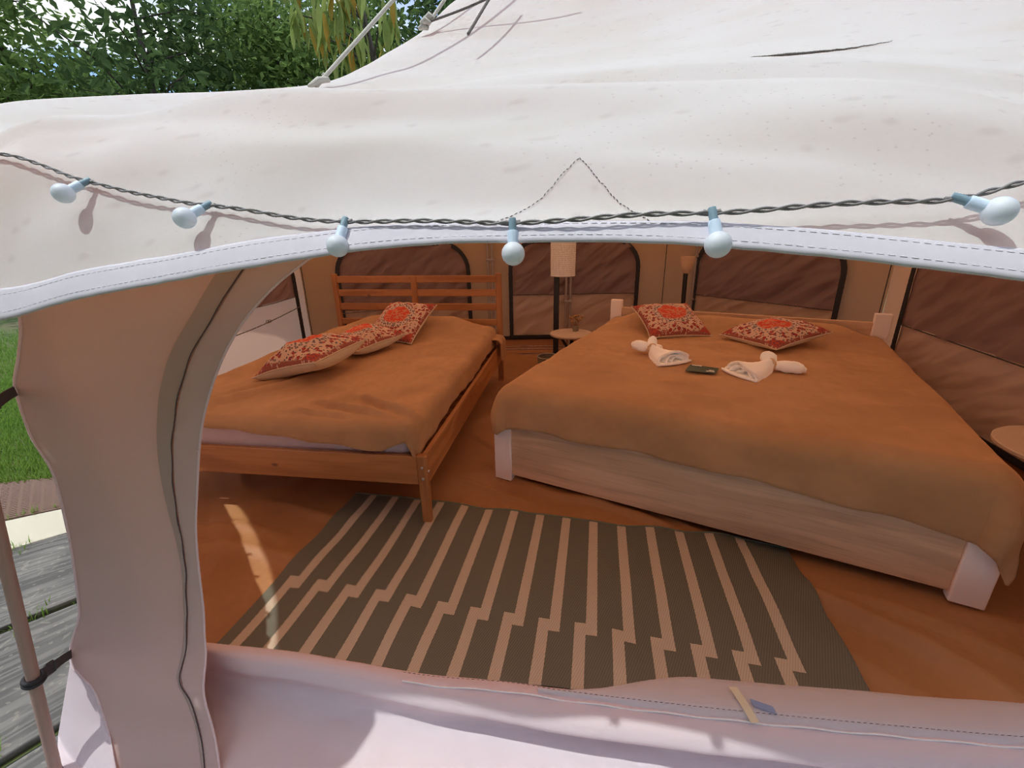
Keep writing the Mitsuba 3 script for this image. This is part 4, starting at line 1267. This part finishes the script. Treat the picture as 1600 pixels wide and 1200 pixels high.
# ------------------------------------------------------------------ ground cover seen on the left
def quad_mat(name, pts, th, mat, label, cat, n=40, z=-.03):
    p = np.array(pts, float)
    s, t = np.meshgrid(np.linspace(0, 1, n), np.linspace(0, 1, n), indexing='ij')
    xy = (1 - s)[..., None] * ((1 - t)[..., None] * p[0] + t[..., None] * p[1]) + s[..., None] * ((1 - t)[..., None] * p[3] + t[..., None] * p[2])
    zz = z + .006 * (meshkit.fbm(np.stack([xy[..., 0] * 4, xy[..., 1] * 4, s * 0], -1), 2, 3) - .5)
    P = np.concatenate([xy, zz[..., None]], -1)
    m = slab(P, th)
    if m.face_normals[0][2] < 0:
        m = slab(P[:, ::-1], th)
        s, t = s[:, ::-1], t[:, ::-1]
    L = np.linalg.norm(p[1] - p[0])
    Wd = np.linalg.norm(p[3] - p[0])
    uv = np.vstack([np.stack([(t * L).ravel(), (s * Wd).ravel()], -1)] * 2)
    return add(name, m, mat, None, smooth=True, uv=uv, label=label, category=cat, group='dark ribbed ground mats' if name == 'ground_mat' else None)


quad_mat('ground_mat', [(-1.95, 1.80), (-1.63, 1.36), (-2.35, .70), (-2.75, 1.30)], .02, 'rubber_mat', 'dark ribbed ground mat further from the pole, next to the pale slab', 'mat')
quad_mat('ground_mat', [(-1.61, 1.335), (-1.24, .93), (-1.85, .15), (-2.33, .67)], .02, 'rubber_mat', 'dark ribbed ground mat nearest the pole', 'mat')
quad_mat('ground_mat', [(-1.22, .905), (-.95, .55), (-1.5, -.1), (-1.83, .13)], .02, 'rubber_mat', 'dark ribbed ground mat at the foot of the pole', 'mat', z=-.034)
quad_mat('paving_slab', [(-2.13, 1.98), (-1.97, 1.80), (-2.62, 1.30), (-2.95, 1.60)], .02, 'slab_stone', 'pale paving slab between the dark mats and the brown grid mat', 'paving slab', z=-.028)
# brown grid mat: bars crossing
key = thing('grid_mat', 'brown rubber grid mat at the edge of the grass', 'mat')
gp = np.array([(-2.36, 2.26), (-2.12, 1.99), (-2.95, 1.62), (-3.4, 2.05)])
bars = []
for k in range(22):
    s = k / 21
    for (a, b) in ((gp[0] + (gp[1] - gp[0]) * s, gp[3] + (gp[2] - gp[3]) * s), (gp[0] + (gp[3] - gp[0]) * s, gp[1] + (gp[2] - gp[1]) * s)):
        bars.append(tube([[*a, -.028], [*((a + b) / 2), -.026], [*b, -.028]], .008, 5))
add('lattice', trimesh.util.concatenate(bars), 'grid_rubber', key, smooth=30)

# grass
def blades(n, where, h0, h1, wd):
    xy = where(n)
    n = len(xy)
    a = rng.uniform(0, 2 * np.pi, n)
    h = rng.uniform(h0, h1, n)
    ln = rng.uniform(.2, 1.0, n) * h * .7
    wv = np.stack([np.cos(a), np.sin(a), 0 * a], -1) * (wd * rng.uniform(.6, 1.3, n))[:, None]
    ld = np.stack([-np.sin(a), np.cos(a), 0 * a], -1)
    p = np.concatenate([xy, np.full((n, 1), -.045)], 1)
    m1 = p + ld * (ln * .35)[:, None] + zup * (h * .6)[:, None]
    t1 = p + ld * ln[:, None] + zup * h[:, None]
    V = np.stack([p - wv, p + wv, m1 + wv * .7, m1 - wv * .7, t1], 1).reshape(-1, 3)
    k = np.arange(n)[:, None] * 5
    F = np.concatenate([k + [0, 1, 2], k + [0, 2, 3], k + [3, 2, 4]], 0)
    return trimesh.Trimesh(V, F, process=False)


def wedge(n):
    r = np.sqrt(rng.uniform(2.2 ** 2, 10.5 ** 2, n)) * rng.uniform(.55, 1, n)
    r = np.maximum(r, 2.75)
    b = rng.uniform(-1.75, -1.0, n)
    y = r / np.hypot(1, b)
    return np.stack([b * y, y], -1)


def keep_off(xy):
    off = shapely.MultiPolygon([shapely.Polygon(gp).buffer(-.02), shapely.Polygon([(-2.13, 1.98), (-1.97, 1.80), (-2.62, 1.30), (-2.95, 1.60)]), shapely.Polygon([(-1.95, 1.80), (-1.63, 1.36), (-2.35, .70), (-2.75, 1.30)])])
    inside = shapely.contains_xy(shapely.Polygon(FLOOR).buffer(.03), xy[:, 0], xy[:, 1]) | shapely.contains_xy(off.buffer(0), xy[:, 0], xy[:, 1])
    return xy[~inside]


g1 = blades(52000, lambda n: keep_off(wedge(n)), .03, .075, .0028)
edge_pts = lambda n: keep_off(np.array([[-2.4, 2.3], [-3.3, 2.1]])[rng.integers(0, 2, n)] + rng.normal(0, .18, (n, 2)))
g2 = blades(1500, edge_pts, .03, .07, .0025)


def tufts(n):
    c = np.array([[-1.62, 1.345], [-1.75, 1.22], [-1.9, 1.05], [-1.98, 1.82], [-2.2, 1.62], [-1.24, .91], [-1.4, .75]])
    return c[rng.integers(0, len(c), n)] + rng.normal(0, .03, (n, 2))


add('grass', trimesh.util.concatenate([g1, g2, blades(420, tufts, .02, .05, .002)]), 'grass_blade', smooth=False, kind='stuff', label='bright green grass growing on the lawn left of the tent', category='grass')

# ------------------------------------------------------------------ trees behind the tent
def leaf_cloud(pos, size, droop, w_ratio, seed):
    r = np.random.default_rng(seed)
    n = len(pos)
    a = r.uniform(0, 2 * np.pi, n)
    el = r.normal(-droop, .5, n)
    d = np.stack([np.cos(a) * np.cos(el), np.sin(a) * np.cos(el), np.sin(el)], -1)
    rnd = r.normal(0, 1, (n, 3))
    wv = np.cross(d, rnd)
    wv /= np.linalg.norm(wv, axis=1, keepdims=True)
    nr = np.cross(wv, d)
    L = size * r.uniform(.65, 1.25, n)
    W2 = L * w_ratio
    b = pos
    m = b + d * (L * .45)[:, None] + nr * (L * .06)[:, None]
    t = b + d * L[:, None] - nr * (L * .08)[:, None]
    V = np.stack([b, m + wv * W2[:, None], t, m - wv * W2[:, None]], 1).reshape(-1, 3)
    k = np.arange(n)[:, None] * 4
    return trimesh.Trimesh(V, np.concatenate([k + [0, 1, 2], k + [0, 2, 3]], 0), process=False)


def tree(label, x, y, h, rad, n, size, mat, seed, zlow=.9, droop=.35, wr=.24, clump=34, group='trees behind the tent'):
    r = np.random.default_rng(seed)
    key = thing('tree', label, 'tree', group)
    t = np.linspace(0, 1, 9)
    path = np.stack([x + .15 * np.sin(t * 3 + seed) * t, y + .12 * np.cos(t * 2.5 + seed) * t, -.05 + h * .86 * t], -1)
    add('trunk', tube(path, .075 * (1 - .8 * t) + .006, 9), 'bark', key, smooth=True)
    pts = []
    for i in range(clump):
        tt_ = r.uniform(.22, 1.0)
        st_ = np.array([np.interp(tt_, t, path[:, k]) for k in range(3)])
        a = r.uniform(0, 2 * np.pi)
        ln = rad * r.uniform(.45, 1.0) * (1.15 - .75 * max(0, tt_ - .35))
        e = st_ + np.array([math.cos(a) * ln, math.sin(a) * ln, ln * r.uniform(.0, .65)])
        e[2] = max(e[2], zlow)
        mid = (st_ + e) / 2 + [0, 0, .12 * ln]
        add('branch', tube([st_, mid, e], [.022 * (1.1 - tt_) + .008, .011, .004], 6), 'bark', key, smooth=True)
        m_ = n // clump
        q = r.uniform(.25, 1.05, m_)[:, None]
        cen = np.where(q < .5, st_ + (mid - st_) * q * 2, mid + (e - mid) * (q - .5) * 2)
        pts.append(cen + r.normal(0, 1, (m_, 3)) * np.array([.26, .26, .20]) * rad / 1.4)
    pts = np.vstack(pts)
    pts[:, 2] = np.maximum(pts[:, 2], zlow - .3)
    add('foliage', leaf_cloud(pts, size, droop, wr, seed + 1), mat, key, smooth=False, kind='stuff')


tree('loose leafy green tree at the far left behind the tent', -10.0, 8.6, 5.8, 1.9, 4800, .17, 'leaf_green', 101)
tree('grey-green tree with slim trunks left of the dark tree', -7.6, 8.2, 5.5, 1.7, 4200, .16, 'leaf_green', 102)
tree('dark leafy tree with its trunk showing above the awning', -5.35, 8.0, 5.9, 1.8, 3600, .18, 'leaf_dark', 103)
tree('bushy bright green tree right of the dark tree', -4.0, 9.2, 5.6, 1.7, 5400, .15, 'leaf_green', 104)
tree('dense green tree behind the yellowing leaves', -2.6, 8.6, 5.4, 1.6, 5600, .14, 'leaf_green', 105)
tree('dark green tree against the slope of the roof', -1.3, 8.8, 6.2, 1.7, 4800, .15, 'leaf_dark', 106)
tree('tall tree rising further back behind the others', -6.2, 11.5, 6.6, 2.3, 4600, .18, 'leaf_dark', 107)
tree('low bushy tree far back behind the bright green tree', -3.2, 11.5, 5.2, 2.2, 5600, .16, 'leaf_green', 108)
tree('low bushy tree far back at the far left', -9.2, 11.8, 5.6, 2.3, 5200, .18, 'leaf_green', 109)

# unseen trees, added behind the camera to keep the low sky off the doorway
for i, (x, y) in enumerate(((-6.5, -4.2), (-3.9, -5.6), (-1.2, -6.0), (1.6, -6.0), (4.4, -5.4), (6.6, -3.6), (8.0, -1.0), (-9.0, -2.0))):
    tree('leafy tree added out of view to shade the doorway', x, y, 7.6, 2.6, 5200, .30, 'leaf_dark', 140 + i, zlow=.4, clump=26, group='trees added out of view in front of the tent')

# the tree with long drooping yellow-green leaves, each leaf its own part
key = thing('tree', 'tree with long drooping yellow-green leaves beside the guy rope', 'tree', 'trees behind the tent')
tpth = np.array([[-1.25, 6.5, -.05], [-1.3, 6.4, 1.4], [-1.45, 6.2, 2.6], [-1.6, 6.0, 3.7], [-1.7, 5.95, 4.5]])
add('trunk', tube(tpth, [.06, .05, .04, .028, .012], 9), 'bark', key, smooth=True)
tw_ = []
for (x, y, z) in ((-2.15, 5.6, 3.42), (-1.98, 5.55, 3.22), (-1.80, 5.5, 3.36), (-1.66, 5.5, 3.05), (-1.50, 5.5, 3.15), (-1.36, 5.6, 2.96), (-2.2, 5.7, 3.75), (-1.85, 5.6, 3.72), (-1.55, 5.6, 3.60), (-1.25, 5.7, 3.42), (-1.15, 5.7, 3.15), (-1.72, 5.55, 3.5)):
    e = np.array([x, y, z])
    k0 = np.argmin(np.abs(tpth[:, 2] - (z + .05)))
    st_ = np.array([np.interp(z - .25, tpth[:, 2], tpth[:, k]) for k in range(3)])
    add('branch', tube([st_, (st_ + e) / 2 + [0, 0, .12], e], [.014, .009, .005], 6), 'bark', key, smooth=True)
    tw_.append(e)
lm = {}
for v_ in range(4):
    n = 9
    t = np.linspace(0, 1, n)
    wid = .034 * np.sin(np.pi * np.clip(t, .02, .98)) ** .7 * (1 - .25 * t)
    L = .24 + .02 * v_
    z = -L * t ** 1.15
    o = (.10 - .03 * v_) * np.sin(t * 1.5)
    P = np.stack([np.stack([o, sgn * wid, z + .006 * (sgn == 0)], -1) for sgn in (-1, 0, 1)])
    lm[v_] = mikit.ply(sheet(P), None, smooth=True)
for e in tw_:
    for j in range(13):
        a = rng.uniform(0, 2 * np.pi)
        off = rng.normal(0, .055, 3) + [0, 0, .03]
        s = rng.uniform(.75, 1.2)
        mat = 'leaf_yellow' if rng.random() < .22 else 'leaf_lime'
        M = T().translate((e + off).tolist()).rotate([0, 0, 1], math.degrees(a)).rotate([0, 1, 0], rng.uniform(-12, 25)).scale(s)
        kk = free(key + '__leaf')
        scene[kk] = {**lm[int(rng.integers(0, 4))], 'bsdf': {'type': 'ref', 'id': mat}, 'to_world': M}
